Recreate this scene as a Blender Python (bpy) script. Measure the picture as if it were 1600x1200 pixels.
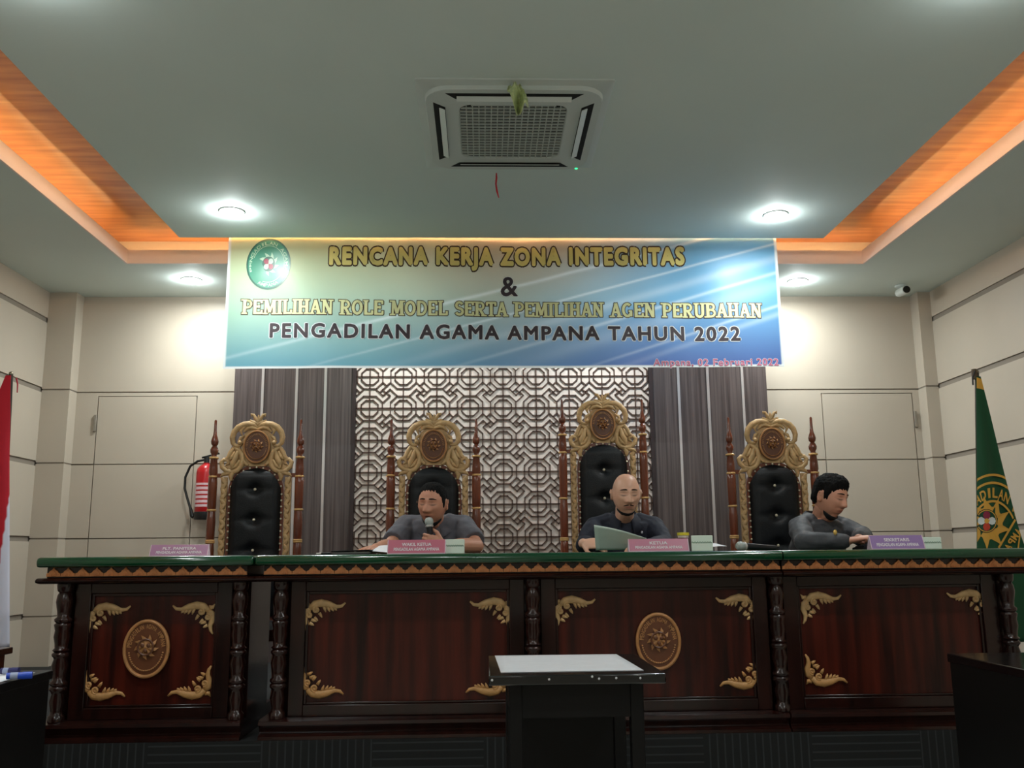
import bpy, bmesh, math, random
from mathutils import Vector as V, Matrix as M, noise
random.seed(4)
C = bpy.context.scene
for o in list(bpy.data.objects): bpy.data.objects.remove(o)
PI = math.pi
# ------------------------------------------------------------------ camera
F, PITCH, YAW, ROLL, CAMZ = 1450.0, .18322, .03257, -.00975, 1.12
_fw = V((math.sin(YAW)*math.cos(PITCH), math.cos(YAW)*math.cos(PITCH), math.sin(PITCH)))
_rt = V((math.cos(YAW), -math.sin(YAW), 0)); _up = _rt.cross(_fw)
_r2 = math.cos(ROLL)*_rt + math.sin(ROLL)*_up
_u2 = -math.sin(ROLL)*_rt + math.cos(ROLL)*_up
cam = bpy.data.cameras.new('camera'); cam.sensor_width = 36; cam.lens = F*36/1600; cam.clip_start = .05
cam_o = bpy.data.objects.new('camera', cam); C.collection.objects.link(cam_o)
m = M.Identity(4)
for i in range(3): m[i][0], m[i][1], m[i][2] = _r2[i], _u2[i], -_fw[i]
m[2][3] = CAMZ
cam_o.matrix_world = m; C.camera = cam_o
def at(x, y, Y):
    """point of the vertical plane Y seen at pixel x, y of the photograph"""
    d = (x-800)/F*_r2 + (600-y)/F*_u2 + _fw
    return d*(Y/d.y) + V((0, 0, CAMZ))
# ------------------------------------------------------------------ world, exposure
w = bpy.data.worlds.new('world'); C.world = w; w.use_nodes = True
w.node_tree.nodes['Background'].inputs[0].default_value = (.9, .95, 1, 1)
w.node_tree.nodes['Background'].inputs[1].default_value = .0
C.view_settings.view_transform = 'Standard'; C.view_settings.look = 'None'
C.view_settings.gamma = 1; C.view_settings.use_curve_mapping = False
C.view_settings.exposure = 0.0
DOWNLIGHT_W, COVE_E, LENS_E = 20.0, 19.0, 25.0
EDGE_E = 60.0
# ------------------------------------------------------------------ materials
def lin(c): return tuple((x/12.92 if x <= .04045 else ((x+.055)/1.055)**2.4) for x in c)
def rgb(r, g, b): return lin((r/255, g/255, b/255))
MATS = {}
def mat(name, col, rough=.5, metal=0, spec=.5, var=0, vscale=8, stretch=(1, 1, 1), bump=0, bscale=60, coat=0, emit=None, es=0, sub=0, col2=None, detail=4, sheen=0):
    if name in MATS: return MATS[name]
    mt = bpy.data.materials.new(name); mt.use_nodes = True; nt = mt.node_tree; N = nt.nodes; L = nt.links
    b = N['Principled BSDF']
    b.inputs['Base Color'].default_value = (*col, 1); b.inputs['Roughness'].default_value = rough
    b.inputs['Metallic'].default_value = metal; b.inputs['Specular IOR Level'].default_value = spec
    b.inputs['Coat Weight'].default_value = coat; b.inputs['Coat Roughness'].default_value = .12
    if sheen: b.inputs['Sheen Weight'].default_value = sheen
    if sub: b.inputs['Subsurface Weight'].default_value = sub; b.inputs['Subsurface Radius'].default_value = (.02, .008, .004)
    if emit: b.inputs['Emission Color'].default_value = (*emit, 1); b.inputs['Emission Strength'].default_value = es
    if var or bump or col2:
        tc = N.new('ShaderNodeTexCoord'); mp = N.new('ShaderNodeMapping'); mp.inputs['Scale'].default_value = stretch
        L.new(tc.outputs['Object'], mp.inputs['Vector'])
        nz = N.new('ShaderNodeTexNoise'); nz.inputs['Scale'].default_value = vscale; nz.inputs['Detail'].default_value = detail
        L.new(mp.outputs[0], nz.inputs['Vector'])
        if var or col2:
            rp = N.new('ShaderNodeValToRGB'); L.new(nz.outputs['Fac'], rp.inputs[0])
            c2 = col2 or tuple(min(1, x*(1+var)) for x in col)
            c1 = col if col2 else tuple(x*(1-var) for x in col)
            rp.color_ramp.elements[0].position = .32; rp.color_ramp.elements[1].position = .68
            rp.color_ramp.elements[0].color = (*c1, 1); rp.color_ramp.elements[1].color = (*c2, 1)
            L.new(rp.outputs[0], b.inputs['Base Color'])
        if bump:
            n2 = N.new('ShaderNodeTexNoise'); n2.inputs['Scale'].default_value = bscale; n2.inputs['Detail'].default_value = 3
            L.new(mp.outputs[0], n2.inputs['Vector'])
            bp = N.new('ShaderNodeBump'); bp.inputs['Strength'].default_value = bump; bp.inputs['Distance'].default_value = .01
            L.new(n2.outputs['Fac'], bp.inputs['Height']); L.new(bp.outputs[0], b.inputs['Normal'])
    MATS[name] = mt; return mt
def attr_mat(name, rough=.5, sub=0, bump=0, bscale=40, coat=0, coat_r=.1):
    mt = bpy.data.materials.new(name); mt.use_nodes = True; N = mt.node_tree.nodes; L = mt.node_tree.links
    b = N['Principled BSDF']; a = N.new('ShaderNodeVertexColor'); a.layer_name = 'col'
    L.new(a.outputs[0], b.inputs['Base Color']); b.inputs['Roughness'].default_value = rough
    b.inputs['Coat Weight'].default_value = coat; b.inputs['Coat Roughness'].default_value = coat_r
    if sub: b.inputs['Subsurface Weight'].default_value = sub; b.inputs['Subsurface Radius'].default_value = (.012, .005, .003)
    if bump:
        tc = N.new('ShaderNodeTexCoord'); n2 = N.new('ShaderNodeTexNoise'); n2.inputs['Scale'].default_value = bscale
        L.new(tc.outputs['Object'], n2.inputs['Vector'])
        bp = N.new('ShaderNodeBump'); bp.inputs['Strength'].default_value = bump; bp.inputs['Distance'].default_value = .01
        L.new(n2.outputs['Fac'], bp.inputs['Height']); L.new(bp.outputs[0], b.inputs['Normal'])
    return mt
wall_m = mat('cream_board', rgb(190, 178, 162), .45, var=.03, vscale=2)
groove_m = mat('groove_grey', rgb(138, 128, 116), .8)
ceil_m = mat('ceiling_paint', rgb(218, 232, 228), .75, var=.015, vscale=1.5)
fascia_m = mat('fascia_paint', rgb(240, 230, 222), .6)
cove_m = mat('cove_wood', rgb(186, 110, 64), .28, col2=rgb(222, 150, 92), vscale=5, stretch=(.35, 4, 1), coat=.3)
clad_m = mat('dark_cladding', rgb(66, 56, 55), .38, col2=rgb(104, 92, 90), vscale=9, stretch=(7, 7, .12), detail=6)
reveal_m = mat('dark_reveal', rgb(48, 34, 34), .5, var=.1)
silver_m = mat('silver_strip', rgb(205, 198, 196), .35, metal=.5)
lat_m = mat('lattice_brown', rgb(90, 68, 58), .75, var=.1)
latb_m = mat('lattice_backing', rgb(240, 226, 216), .6, var=.02)
wood_m = mat('mahogany', rgb(30, 9, 6), .32, col2=rgb(78, 25, 14), vscale=4, stretch=(5, 5, .35), spec=.3, coat=.12, detail=5)
wood_d = mat('mahogany_dark', rgb(22, 9, 7), .25, col2=rgb(44, 17, 12), vscale=5, stretch=(4, 4, .5), spec=.4, coat=.25)
frieze_m = mat('carved_frieze_wood', rgb(206, 134, 80), .45, var=.12, vscale=20)
gold_m = mat('gilded_carving', rgb(196, 160, 112), .48, metal=.1, var=.16, vscale=25, bump=.25, bscale=90)
gold_shaded_m = mat('gilded_carving_shaded', rgb(188, 140, 86), .48, metal=.1, var=.15, vscale=25, bump=.2, bscale=90)  # same gilding, with the dimmer light on the lower leaves put into its colour
throne_m = mat('throne_wood', rgb(88, 40, 24), .25, col2=rgb(122, 60, 36), vscale=6, stretch=(3, 3, .5), coat=.5)
ring_m = mat('gilt_ring', rgb(214, 170, 110), .35, metal=.3)
leather_m = mat('black_leather', rgb(12, 15, 19), .42, spec=.32, bump=.12, bscale=160)
stud_m = mat('stud_metal', rgb(236, 224, 196), .3, metal=.3)
medal_m = mat('medallion_brown', rgb(100, 58, 34), .4, var=.1)
medrel_m = mat('medallion_relief', rgb(176, 124, 76), .45, metal=.1, var=.12, vscale=30)
green_m = mat('green_vinyl', rgb(8, 62, 36), .16, var=.08, vscale=6, coat=.5)
black_m = mat('black_paint', rgb(7, 6, 7), .45, spec=.25)
blackg_m = mat('black_gloss', rgb(14, 14, 16), .14, coat=.4)
carpet_m = mat('carpet_dark', rgb(30, 34, 34), .95, var=.25, vscale=60)
paper_m = mat('white_paper', rgb(236, 236, 240), .7)
sheet_m = mat('white_sheet', rgb(206, 206, 210), .55, var=.03, vscale=30)
mint_m = mat('mint_paper', rgb(228, 244, 234), .7)
white_m = mat('white_plastic', rgb(222, 229, 226), .4)
dark_m = mat('dark_void', rgb(12, 14, 13), .8)
grille_m = mat('grille_grey', rgb(186, 194, 188), .5)
red_m = mat('red_paint', rgb(178, 24, 30), .3)
rubber_m = mat('black_rubber', rgb(20, 20, 20), .5)
chrome_m = mat('chrome', rgb(200, 200, 200), .2, metal=1)
pink_m = mat('pink_acrylic', rgb(196, 128, 150), .25)
purple_m = mat('purple_acrylic', rgb(150, 122, 172), .25)
clearpink_m = mat('pale_acrylic', rgb(216, 190, 204), .2)
text_w = mat('white_lettering', rgb(240, 232, 236), .5)
tissue_m = mat('tissue_box_card', rgb(224, 237, 222), .6)
tissue_l = mat('tissue_box_line', rgb(110, 140, 120), .6)
hair_m = mat('black_hair', rgb(12, 10, 10), .8, spec=.2, var=.3, vscale=60, bump=.6, bscale=260)
fire_lab = mat('label_pale', rgb(222, 190, 196), .5)
# ------------------------------------------------------------------ object helpers
def world_of(o):
    if o is None: return M.Identity(4)
    return world_of(o.parent) @ o.matrix_parent_inverse @ M.LocRotScale(o.location, o.rotation_euler, o.scale)
def setparent(o, p):
    if p is not None:
        o.parent = p; o.matrix_parent_inverse = world_of(p).inverted()
def tag(o, label=None, cat=None, group=None, kind=None):
    if label: o['label'] = label
    if cat: o['category'] = cat
    if group: o['group'] = group
    if kind: o['kind'] = kind
    return o
def empty(name, loc, label, cat, group=None):
    o = bpy.data.objects.new(name, None); C.collection.objects.link(o)
    o.location = loc; o.empty_display_size = .1
    return tag(o, label, cat, group)
def link_mesh(name, me, parent=None):
    o = bpy.data.objects.new(name, me); C.collection.objects.link(o); setparent(o, parent); return o
def kids(o): return [c for c in C.collection.objects if c.parent == o]
def copy_tree(o, parent=None):
    ch = kids(o)
    c = o.copy(); C.collection.objects.link(c)
    if parent is not None: c.parent = parent
    for k in ch: copy_tree(k, c)
    return c
class MB:
    def __init__(s): s.v = []; s.f = []; s.m = []
    def add(s, vs, fs, mi=0):
        b = len(s.v); s.v += [V(v) for v in vs]; s.f += [[b+i for i in f] for f in fs]; s.m += [mi]*len(fs); return s
    def box(s, x0, x1, y0, y1, z0, z1, mi=0):
        x0, x1 = min(x0, x1), max(x0, x1); y0, y1 = min(y0, y1), max(y0, y1); z0, z1 = min(z0, z1), max(z0, z1)
        return s.add([(x0,y0,z0),(x1,y0,z0),(x1,y1,z0),(x0,y1,z0),(x0,y0,z1),(x1,y0,z1),(x1,y1,z1),(x0,y1,z1)],
              [(3,2,1,0),(4,5,6,7),(0,1,5,4),(1,2,6,5),(2,3,7,6),(3,0,4,7)], mi)
    def obox(s, c, size, rot, mi=0):
        b = len(s.v); hx, hy, hz = [q/2 for q in size]; s.box(-hx, hx, -hy, hy, -hz, hz, mi)
        for i in range(b, len(s.v)): s.v[i] = rot @ s.v[i] + V(c)
        return s
    def grid(s, rows, mi=0, closed=False, flip=False):
        b = len(s.v); n = len(rows[0])
        for r in rows: s.v += [V(p) for p in r]
        for i in range(len(rows)-1):
            for j in range(n if closed else n-1):
                k = (j+1) % n; q = [b+i*n+j, b+i*n+k, b+(i+1)*n+k, b+(i+1)*n+j]
                s.f.append(q[::-1] if flip else q); s.m.append(mi)
        return s
    def loft(s, rings, mi=0, cap=True):
        b = len(s.v); n = len(rings[0]); s.grid(rings, mi, True)
        if cap:
            s.f.append([b+j for j in range(n)][::-1]); s.m.append(mi)
            e = b+(len(rings)-1)*n; s.f.append([e+j for j in range(n)]); s.m.append(mi)
        return s
    def tube(s, pts, radii, n=8, mi=0, cap=True, up=None, squash=1.0, round_ends=False):
        pts = [V(p) for p in pts]
        if not hasattr(radii, '__len__'): radii = [radii]*len(pts)
        radii = list(radii)
        if round_ends:
            d0 = (pts[0]-pts[1]).normalized(); d1 = (pts[-1]-pts[-2]).normalized(); r0, r1 = radii[0], radii[-1]
            pts = [pts[0]+d0*r0*.9, pts[0]+d0*r0*.6]+pts+[pts[-1]+d1*r1*.6, pts[-1]+d1*r1*.9]
            radii = [r0*.35, r0*.78]+radii+[r1*.78, r1*.35]
        rings = []; prev = None
        for i, p in enumerate(pts):
            t = (pts[min(i+1, len(pts)-1)]-pts[max(i-1, 0)]).normalized()
            if up is not None: a = V(up)
            elif prev is not None: a = prev
            else: a = V((0, 0, 1)) if abs(t.z) < .9 else V((0, 1, 0))
            a = (a-t*a.dot(t))
            a = a.normalized() if a.length > 1e-6 else t.orthogonal().normalized()
            prev = a; b = t.cross(a)
            rings.append([p+radii[i]*(math.cos(2*PI*j/n)*a*squash+math.sin(2*PI*j/n)*b) for j in range(n)])
        return s.loft(rings, mi, cap)
    def lathe(s, prof, o=(0, 0, 0), n=16, mi=0, ax=None, cap=True):
        o = V(o); R = ax or M.Identity(3)
        return s.loft([[o+R@V((r*math.cos(2*PI*j/n), r*math.sin(2*PI*j/n), z)) for j in range(n)] for r, z in prof], mi, cap)
    def ell(s, c, r, rot=None, nu=12, nv=8, mi=0):
        c = V(c); R = rot or M.Identity(3); rows = []
        for i in range(nv+1):
            th = -PI/2+PI*i/nv; rr = max(math.cos(th), .02)
            rows.append([c+R@V((r[0]*rr*math.cos(2*PI*j/nu), r[1]*rr*math.sin(2*PI*j/nu), r[2]*math.sin(th))) for j in range(nu)])
        return s.loft(rows, mi)
    def prism(s, poly, y0, y1, mi=0):
        """poly of (x, z) facing -Y, counter-clockwise seen from -Y; extruded from y0 (front) to y1"""
        n = len(poly); a = [V((x, y0, z)) for x, z in poly]; c = [V((x, y1, z)) for x, z in poly]
        fs = [list(range(n)), list(range(2*n-1, n-1, -1))]
        fs += [[i, n+i, n+(i+1) % n, (i+1) % n] for i in range(n)]
        return s.add(a+c, fs, mi)
    def xform(s, mt, start=0):
        for i in range(start, len(s.v)): s.v[i] = mt @ s.v[i]
        return s
    def mesh(s, name, mats):
        me = bpy.data.meshes.new(name); me.from_pydata([tuple(v) for v in s.v], [], s.f)
        for q in (mats if isinstance(mats, (list, tuple)) else [mats]): me.materials.append(q)
        me.polygons.foreach_set('material_index', s.m)
        bm = bmesh.new(); bm.from_mesh(me); bmesh.ops.recalc_face_normals(bm, faces=bm.faces); bm.to_mesh(me); bm.free()
        return me
    def build(s, name, mats, parent=None, smooth=True, bevel=0, angle=40, recalc=True):
        me = s.mesh(name, mats)
        if smooth:
            me.polygons.foreach_set('use_smooth', [True]*len(me.polygons)); me.set_sharp_from_angle(angle=math.radians(angle))
        me.update(); o = link_mesh(name, me, parent)
        if bevel:
            bv = o.modifiers.new('bevel', 'BEVEL'); bv.width = bevel; bv.segments = 2; bv.limit_method = 'ANGLE'; bv.angle_limit = math.radians(40)
        return o
def struct(o): o['kind'] = 'structure'; return o
def remeshed(mb, voxel, smooth=4, fac=.5):
    me = mb.mesh('tmp', []); o = bpy.data.objects.new('tmp', me); C.collection.objects.link(o)
    r = o.modifiers.new('r', 'REMESH'); r.mode = 'VOXEL'; r.voxel_size = voxel; r.use_smooth_shade = True
    if smooth: k = o.modifiers.new('s', 'SMOOTH'); k.factor = fac; k.iterations = smooth
    dg = bpy.context.evaluated_depsgraph_get(); me2 = bpy.data.meshes.new_from_object(o.evaluated_get(dg))
    bpy.data.objects.remove(o); bpy.data.meshes.remove(me)
    return me2
def stroke_geo(s, wd, spacing=1.0):
    """the letters of a word with a stroke of half width wd drawn round every outline"""
    vs, fs = text_geo(s, 0, spacing); cnt = {}
    for f in fs:
        for a, b in zip(f, f[1:]+f[:1]): k = (min(a, b), max(a, b)); cnt[k] = cnt.get(k, 0)+1
    V2, F2 = [v.copy() for v in vs], [list(f) for f in fs]
    for (a, b), c in cnt.items():
        if c != 1: continue
        p, q = vs[a], vs[b]; d = q-p
        if d.length < 1e-6: continue
        d.normalize(); n = V((-d.y, d.x, 0))*wd; k = len(V2)
        V2 += [p+n, p-n, q-n, q+n]; F2.append([k, k+1, k+2, k+3])
        k = len(V2); V2 += [p+V((math.cos(PI*j/3), math.sin(PI*j/3), 0))*wd for j in range(6)]; F2.append([k+j for j in range(6)])
    return V2, F2
_tc = {}
def text_geo(s, offset=0, spacing=1.0, res=3, extrude=0):
    """triangulated outline of a word, in units of letter size; returns verts, faces"""
    k = (s, offset, spacing, extrude)
    if k in _tc: return _tc[k]
    cu = bpy.data.curves.new('t', 'FONT'); cu.body = s; cu.size = 1; cu.offset = offset; cu.space_character = spacing
    cu.resolution_u = res; cu.extrude = extrude; cu.fill_mode = 'FRONT' if not extrude else 'BOTH'
    o = bpy.data.objects.new('t', cu); C.collection.objects.link(o)
    dg = bpy.context.evaluated_depsgraph_get(); me = bpy.data.meshes.new_from_object(o.evaluated_get(dg))
    vs = [v.co.copy() for v in me.vertices]; fs = [list(p.vertices) for p in me.polygons]
    bpy.data.objects.remove(o); bpy.data.curves.remove(cu); bpy.data.meshes.remove(me)
    _tc[k] = (vs, fs); return vs, fs
def text_fit(mb, s, fn, offset=0, mi=0, spacing=1.0, ref=None, extrude=0):
    """fn maps (u, v) in the unit box of the word (of the un-thickened word) to a point"""
    rv, _ = text_geo(s, 0, spacing)
    x0, x1 = min(v.x for v in rv), max(v.x for v in rv); y0, y1 = min(v.y for v in rv), max(v.y for v in rv)
    vs, fs = stroke_geo(s, offset, spacing) if offset else text_geo(s, 0, spacing)
    mb.add([fn((v.x-x0)/(x1-x0), (v.y-y0)/(y1-y0)) for v in vs], fs, mi)
def arc_text(mb, s, a0, a1, place, h, offset=.02, mi=0, outward=True, cw=.62):
    """letters along an arc of angles a0..a1; place(angle, dr) -> point"""
    n = len(s)
    for i, ch in enumerate(s):
        if ch == ' ': continue
        a = a0+(a1-a0)*(i+.5)/n; da = (a1-a0)/n
        vs, fs = text_geo(ch, offset)
        x0, x1 = min(v.x for v in vs), max(v.x for v in vs)
        wd = .92 if ch not in 'IJ' else .4
        mb.add([place(a+da*wd*((v.x-x0)/max(x1-x0, 1e-3)-.5), h*(v.y/.73-.5)*(1 if outward else -1)) for v in vs], fs, mi)
# ================================================================== THE ROOM
XL, XR, YB, YF = -3.589, 3.833, 7.70, -3.6
ZC, DAIS = 3.31, .313
XC = .16
MB().box(XL-.2, XR+.2, YF-.2, YB+.2, -.1, 0).build('floor', mat('floor_tile', rgb(186, 182, 172), .4, var=.04, vscale=3), smooth=False)['kind'] = 'structure'
# ribbed carpet riser material
rib = bpy.data.materials.new('ribbed_carpet'); rib.use_nodes = True
_n = rib.node_tree.nodes; _l = rib.node_tree.links; _b = _n['Principled BSDF']; _b.inputs['Roughness'].default_value = .9
_tc_ = _n.new('ShaderNodeTexCoord'); _sx = _n.new('ShaderNodeSeparateXYZ'); _l.new(_tc_.outputs['Object'], _sx.inputs[0])
_ck = _n.new('ShaderNodeTexChecker'); _ck.inputs['Scale'].default_value = 2.0
_cm = _n.new('ShaderNodeCombineXYZ'); _l.new(_sx.outputs[0], _cm.inputs[0]); _cm.inputs[1].default_value = .1; _cm.inputs[2].default_value = .1
_l.new(_cm.outputs[0], _ck.inputs['Vector'])
def _wave(axis, sc):
    wv = _n.new('ShaderNodeTexWave'); wv.bands_direction = axis; wv.inputs['Scale'].default_value = sc; _l.new(_tc_.outputs['Object'], wv.inputs['Vector']); return wv
_wx, _wz = _wave('X', 9), _wave('Z', 9)
_mx = _n.new('ShaderNodeMix'); _mx.data_type = 'FLOAT'; _l.new(_ck.outputs['Fac'], _mx.inputs[0]); _l.new(_wx.outputs['Fac'], _mx.inputs[2]); _l.new(_wz.outputs['Fac'], _mx.inputs[3])
_rp = _n.new('ShaderNodeValToRGB'); _rp.color_ramp.elements[0].position = .86; _rp.color_ramp.elements[0].color = (*rgb(11, 12, 13), 1); _rp.color_ramp.elements[1].color = (*rgb(38, 42, 43), 1); _rp.color_ramp.elements[1].position = .98
_l.new(_mx.outputs[0], _rp.inputs[0]); _l.new(_rp.outputs[0], _b.inputs['Base Color'])
struct(MB().box(XL, XR, 4.425, YB, 0, DAIS).build('floor_dais', rib, smooth=False))
# walls: recessed backing with raised boards between the grooves
GZ = [.69, 1.29, 1.89, 2.49, 3.07]
def board_rows(z0, z1, gap, gz=GZ):
    e = [z0]+[g for g in gz if z0 < g < z1]+[z1]
    return [(e[i]+(gap/2 if i else 0), e[i+1]-(gap/2 if i < len(e)-2 else 0)) for i in range(len(e)-1)]
def side_wall(name, xw, sg):
    mb = MB(); mb.box(xw+sg*.006, xw-sg*.12, YF, YB+.1, 0, ZC+.4, 1)
    for z0, z1 in board_rows(0, ZC, .042):
        ys = [YB]+[5.28-2.42*i for i in range(4)]+[YF]
        for i in range(len(ys)-1): mb.box(xw+sg*.006, xw+sg*.018, ys[i+1]+.0, ys[i], z0, z1, 0)
    struct(mb.build(name, [wall_m, groove_m], smooth=False))
side_wall('wall_left', XL-.018, 1); side_wall('wall_right', XR+.018, -1)
mb = MB(); mb.box(XL-.1, XR+.1, YB+.014, YB+.12, 0, ZC+.4, 1)
DL = (-3.185, -2.375, 2.452); DR = (2.885, 3.665, 2.452)
gz_back = GZ[:4]
def back_cols(x0, x1):
    for z0, z1 in board_rows(DAIS, ZC, .011, gz_back): mb.box(x0, x1, YB, YB+.014, z0, z1, 0)
back_cols(XL, DL[0]-.004); back_cols(DL[1]+.004, DR[0]-.004); back_cols(DR[1]+.004, XR)
for d in (DL, DR):
    mb.box(d[0]-.004, d[1]+.004, YB, YB+.014, d[2]+.006, 2.4845); mb.box(d[0]-.004, d[1]+.004, YB, YB+.014, 2.4955, ZC)
struct(mb.build('wall_back', [wall_m, groove_m], smooth=False))
struct(MB().box(XL-.1, XR+.1, YF-.15, YF, 0, ZC+.4).build('wall_front', wall_m, smooth=False))
for i, (d, hx) in enumerate(((DL, DL[0]-.012), (DR, DR[1]+.012))):
    mb = MB()
    for z0, z1 in board_rows(DAIS+.005, d[2], .008, gz_back): mb.box(d[0]+.004, d[1]-.004, YB-.001, YB+.013, z0, z1)
    o = struct(mb.build('door_%d' % (i+1), wall_m, smooth=False))
    MB().box(hx-.012, hx+.012, YB-.016, YB-.0012, 2.16, 2.30).build('hinge', mat('hinge_grey', rgb(150, 142, 130), .4, metal=.4), o, bevel=.003)
# corner pilasters
for i, (x0, x1) in enumerate(((XL, -3.365), (3.725, XR))):
    mb = MB(); mb.box(x0+.004, x1-.004, 7.566, YB, DAIS, ZC, 1)
    for z0, z1 in board_rows(DAIS, ZC, .012, gz_back): mb.box(x0, x1, 7.56, YB-.0005, z0, z1, 0)
    struct(mb.build('trim_%d' % (i+1), [wall_m, groove_m], smooth=False))
# dark cladding left and right of the screen with silver strips
LAT = (-1.051, 1.402)
for i, (x0, x1, st) in enumerate(((-2.058, LAT[0]-.03, (-1.824, -1.544, -1.306)), (LAT[1]+.03, 2.405, (1.654, 1.904, 2.198)))):
    mb = MB(); e = [x0]+list(st)+[x1]
    for k in range(len(e)-1):
        yo = YB-.05+(.004 if k % 2 else 0)
        mb.box(e[k]+(.011 if k else 0), e[k+1]-(.011 if k < len(e)-2 else 0), yo, YB-.001, DAIS, ZC, 0)
    for q in st: mb.box(q-.0105, q+.0105, YB-.054, YB-.002, DAIS, ZC, 1)
    struct(mb.build('trim_%d' % (i+3), [clad_m, silver_m], smooth=False))
# lattice screen
scr = empty('lattice_screen', (XC+.01, YB, DAIS), 'brown geometric lattice screen over pale board on the back wall behind the thrones', 'screen')
MB().box(LAT[0], LAT[1], YB-.028, YB-.001, DAIS, ZC).build('backing_board', latb_m, scr, smooth=False)
for x0, x1 in ((LAT[0]-.03, LAT[0]), (LAT[1], LAT[1]+.03)): MB().box(x0, x1, YB-.066, YB-.001, DAIS, ZC).build('frame_post', reveal_m, scr, smooth=False)
mb = MB(); PX, PZ, LW = .278, .267, .0098; XA = XC+.014; ZA = 2.607; Y0, Y1 = YB-.040, YB-.0282
LX0, LX1 = LAT
def stroke(a, b):
    (xa, za), (xb, zb) = a, b
    # clip to the frame in x and to the floor/ceiling in z
    t0, t1 = 0., 1.
    for p, q, lo, hi in ((xa, xb-xa, LX0, LX1), (za, zb-za, DAIS, ZC)):
        if abs(q) < 1e-9:
            if p < lo or p > hi: return
        else:
            u, v = (lo-p)/q, (hi-p)/q
            if u > v: u, v = v, u
            t0, t1 = max(t0, u), min(t1, v)
    if t1 <= t0: return
    xa, xb, za, zb = xa+(xb-xa)*t0, xa+(xb-xa)*t1, za+(zb-za)*t0, za+(zb-za)*t1
    d = V((xb-xa, 0, zb-za)); L = d.length
    if L < .004: return
    d /= L; nrm = V((-d.z, 0, d.x))*LW/2; d = d*LW*.35
    p = [V((xa, 0, za))-d+nrm, V((xa, 0, za))-d-nrm, V((xb, 0, zb))+d-nrm, V((xb, 0, zb))+d+nrm]
    mb.prism([(q.x, q.z) for q in p], Y0, Y1)
for i in range(-4, 5):
    stroke((XA+i*PX, DAIS), (XA+i*PX, ZC))
rows = range(-9, 4)
for j in rows: stroke((LX0, ZA+j*PZ), (LX1, ZA+j*PZ))
for i in range(-5, 6):
    for j in rows:
        cx, cz = XA+i*PX, ZA+j*PZ
        for (r, c) in ((.25, .11), (.38, .19)):
            pts = [(r, c), (c, r), (-c, r), (-r, c), (-r, -c), (-c, -r), (c, -r), (r, -c)]
            for k in range(8):
                a, b = pts[k], pts[(k+1) % 8]
                stroke((cx+a[0]*PX, cz+a[1]*PZ), (cx+b[0]*PX, cz+b[1]*PZ))
for i in range(-5, 5):
    for j in rows:
        cx, cz = XA+(i+.5)*PX, ZA+(j+.5)*PZ; sg = 1 if i % 2 else -1
        for p0, q0, p1, q1 in ((-107, -215, -107, 0), (-107, 105, -107, 200), (-107, 0, 110, 0), (0, -110, 0, 0), (15, 0, 15, 105), (0, -110, 200, -110), (110, 0, 110, 200), (-200, 105, 110, 105)):
            f_ = lambda p, q: (cx+sg*(p+q)/2/510*PX, cz-(p-q)/2/510*PZ)
            stroke(f_(p0, q0), f_(p1, q1))
mb.build('lattice', lat_m, scr, smooth=False)
# ------------------------------------------------------------------ ceiling
HX0, HX1, HY0, HY1 = -2.665, 2.937, -2.2, 6.777
mb = MB()
for x0, x1, y0, y1 in ((XL-.05, HX0, YF-.1, YB+.1), (HX1, XR+.05, YF-.1, YB+.1), (HX0, HX1, HY1, YB+.1), (HX0, HX1, YF-.1, HY0)): mb.box(x0, x1, y0, y1, ZC, ZC+.015)
struct(mb.build('ceiling', ceil_m, smooth=False))
FH, TW, ZW = .105, .21, 3.555       # fascia height, trough width, wood ceiling height
mb = MB(); t = .012
e_ = .0015
mb.box(HX0-t, HX0+e_, HY0+e_, HY1-e_, ZC-.001, ZC+FH); mb.box(HX1-e_, HX1+t, HY0+e_, HY1-e_, ZC-.001, ZC+FH)
mb.box(HX0-t, HX1+t, HY1-e_, HY1+t, ZC-.001, ZC+FH); mb.box(HX0-t, HX1+t, HY0-t, HY0+e_, ZC-.001, ZC+FH)
struct(mb.build('trim_5', fascia_m, smooth=False))
mb = MB(); a, b, c, d = HX0-TW, HX1+TW, HY0-TW, HY1+TW
mb.box(a-t, a, c, d, ZC+.015, ZW); mb.box(b, b+t, c, d, ZC+.015, ZW); mb.box(a, b, d, d+t, ZC+.015, ZW); mb.box(a, b, c-t, c, ZC+.015, ZW)
struct(mb.build('trim_6', fascia_m, smooth=False))
struct(MB().box(a-t, b+t, c-t, d+t, ZW, ZW+.03).build('ceiling_upper', cove_m, smooth=False))
PX0, PX1, PY1 = -2.093, 2.417, 6.2
struct(MB().box(PX0, PX1, HY0+.35, PY1, ZC, ZC+.03).build('ceiling_panel', ceil_m, smooth=False))
struct(MB().box(PX0+.5, PX1-.5, HY0+.8, PY1-.6, ZC+.03, ZW).build('ceiling_support', ceil_m, smooth=False))
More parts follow.
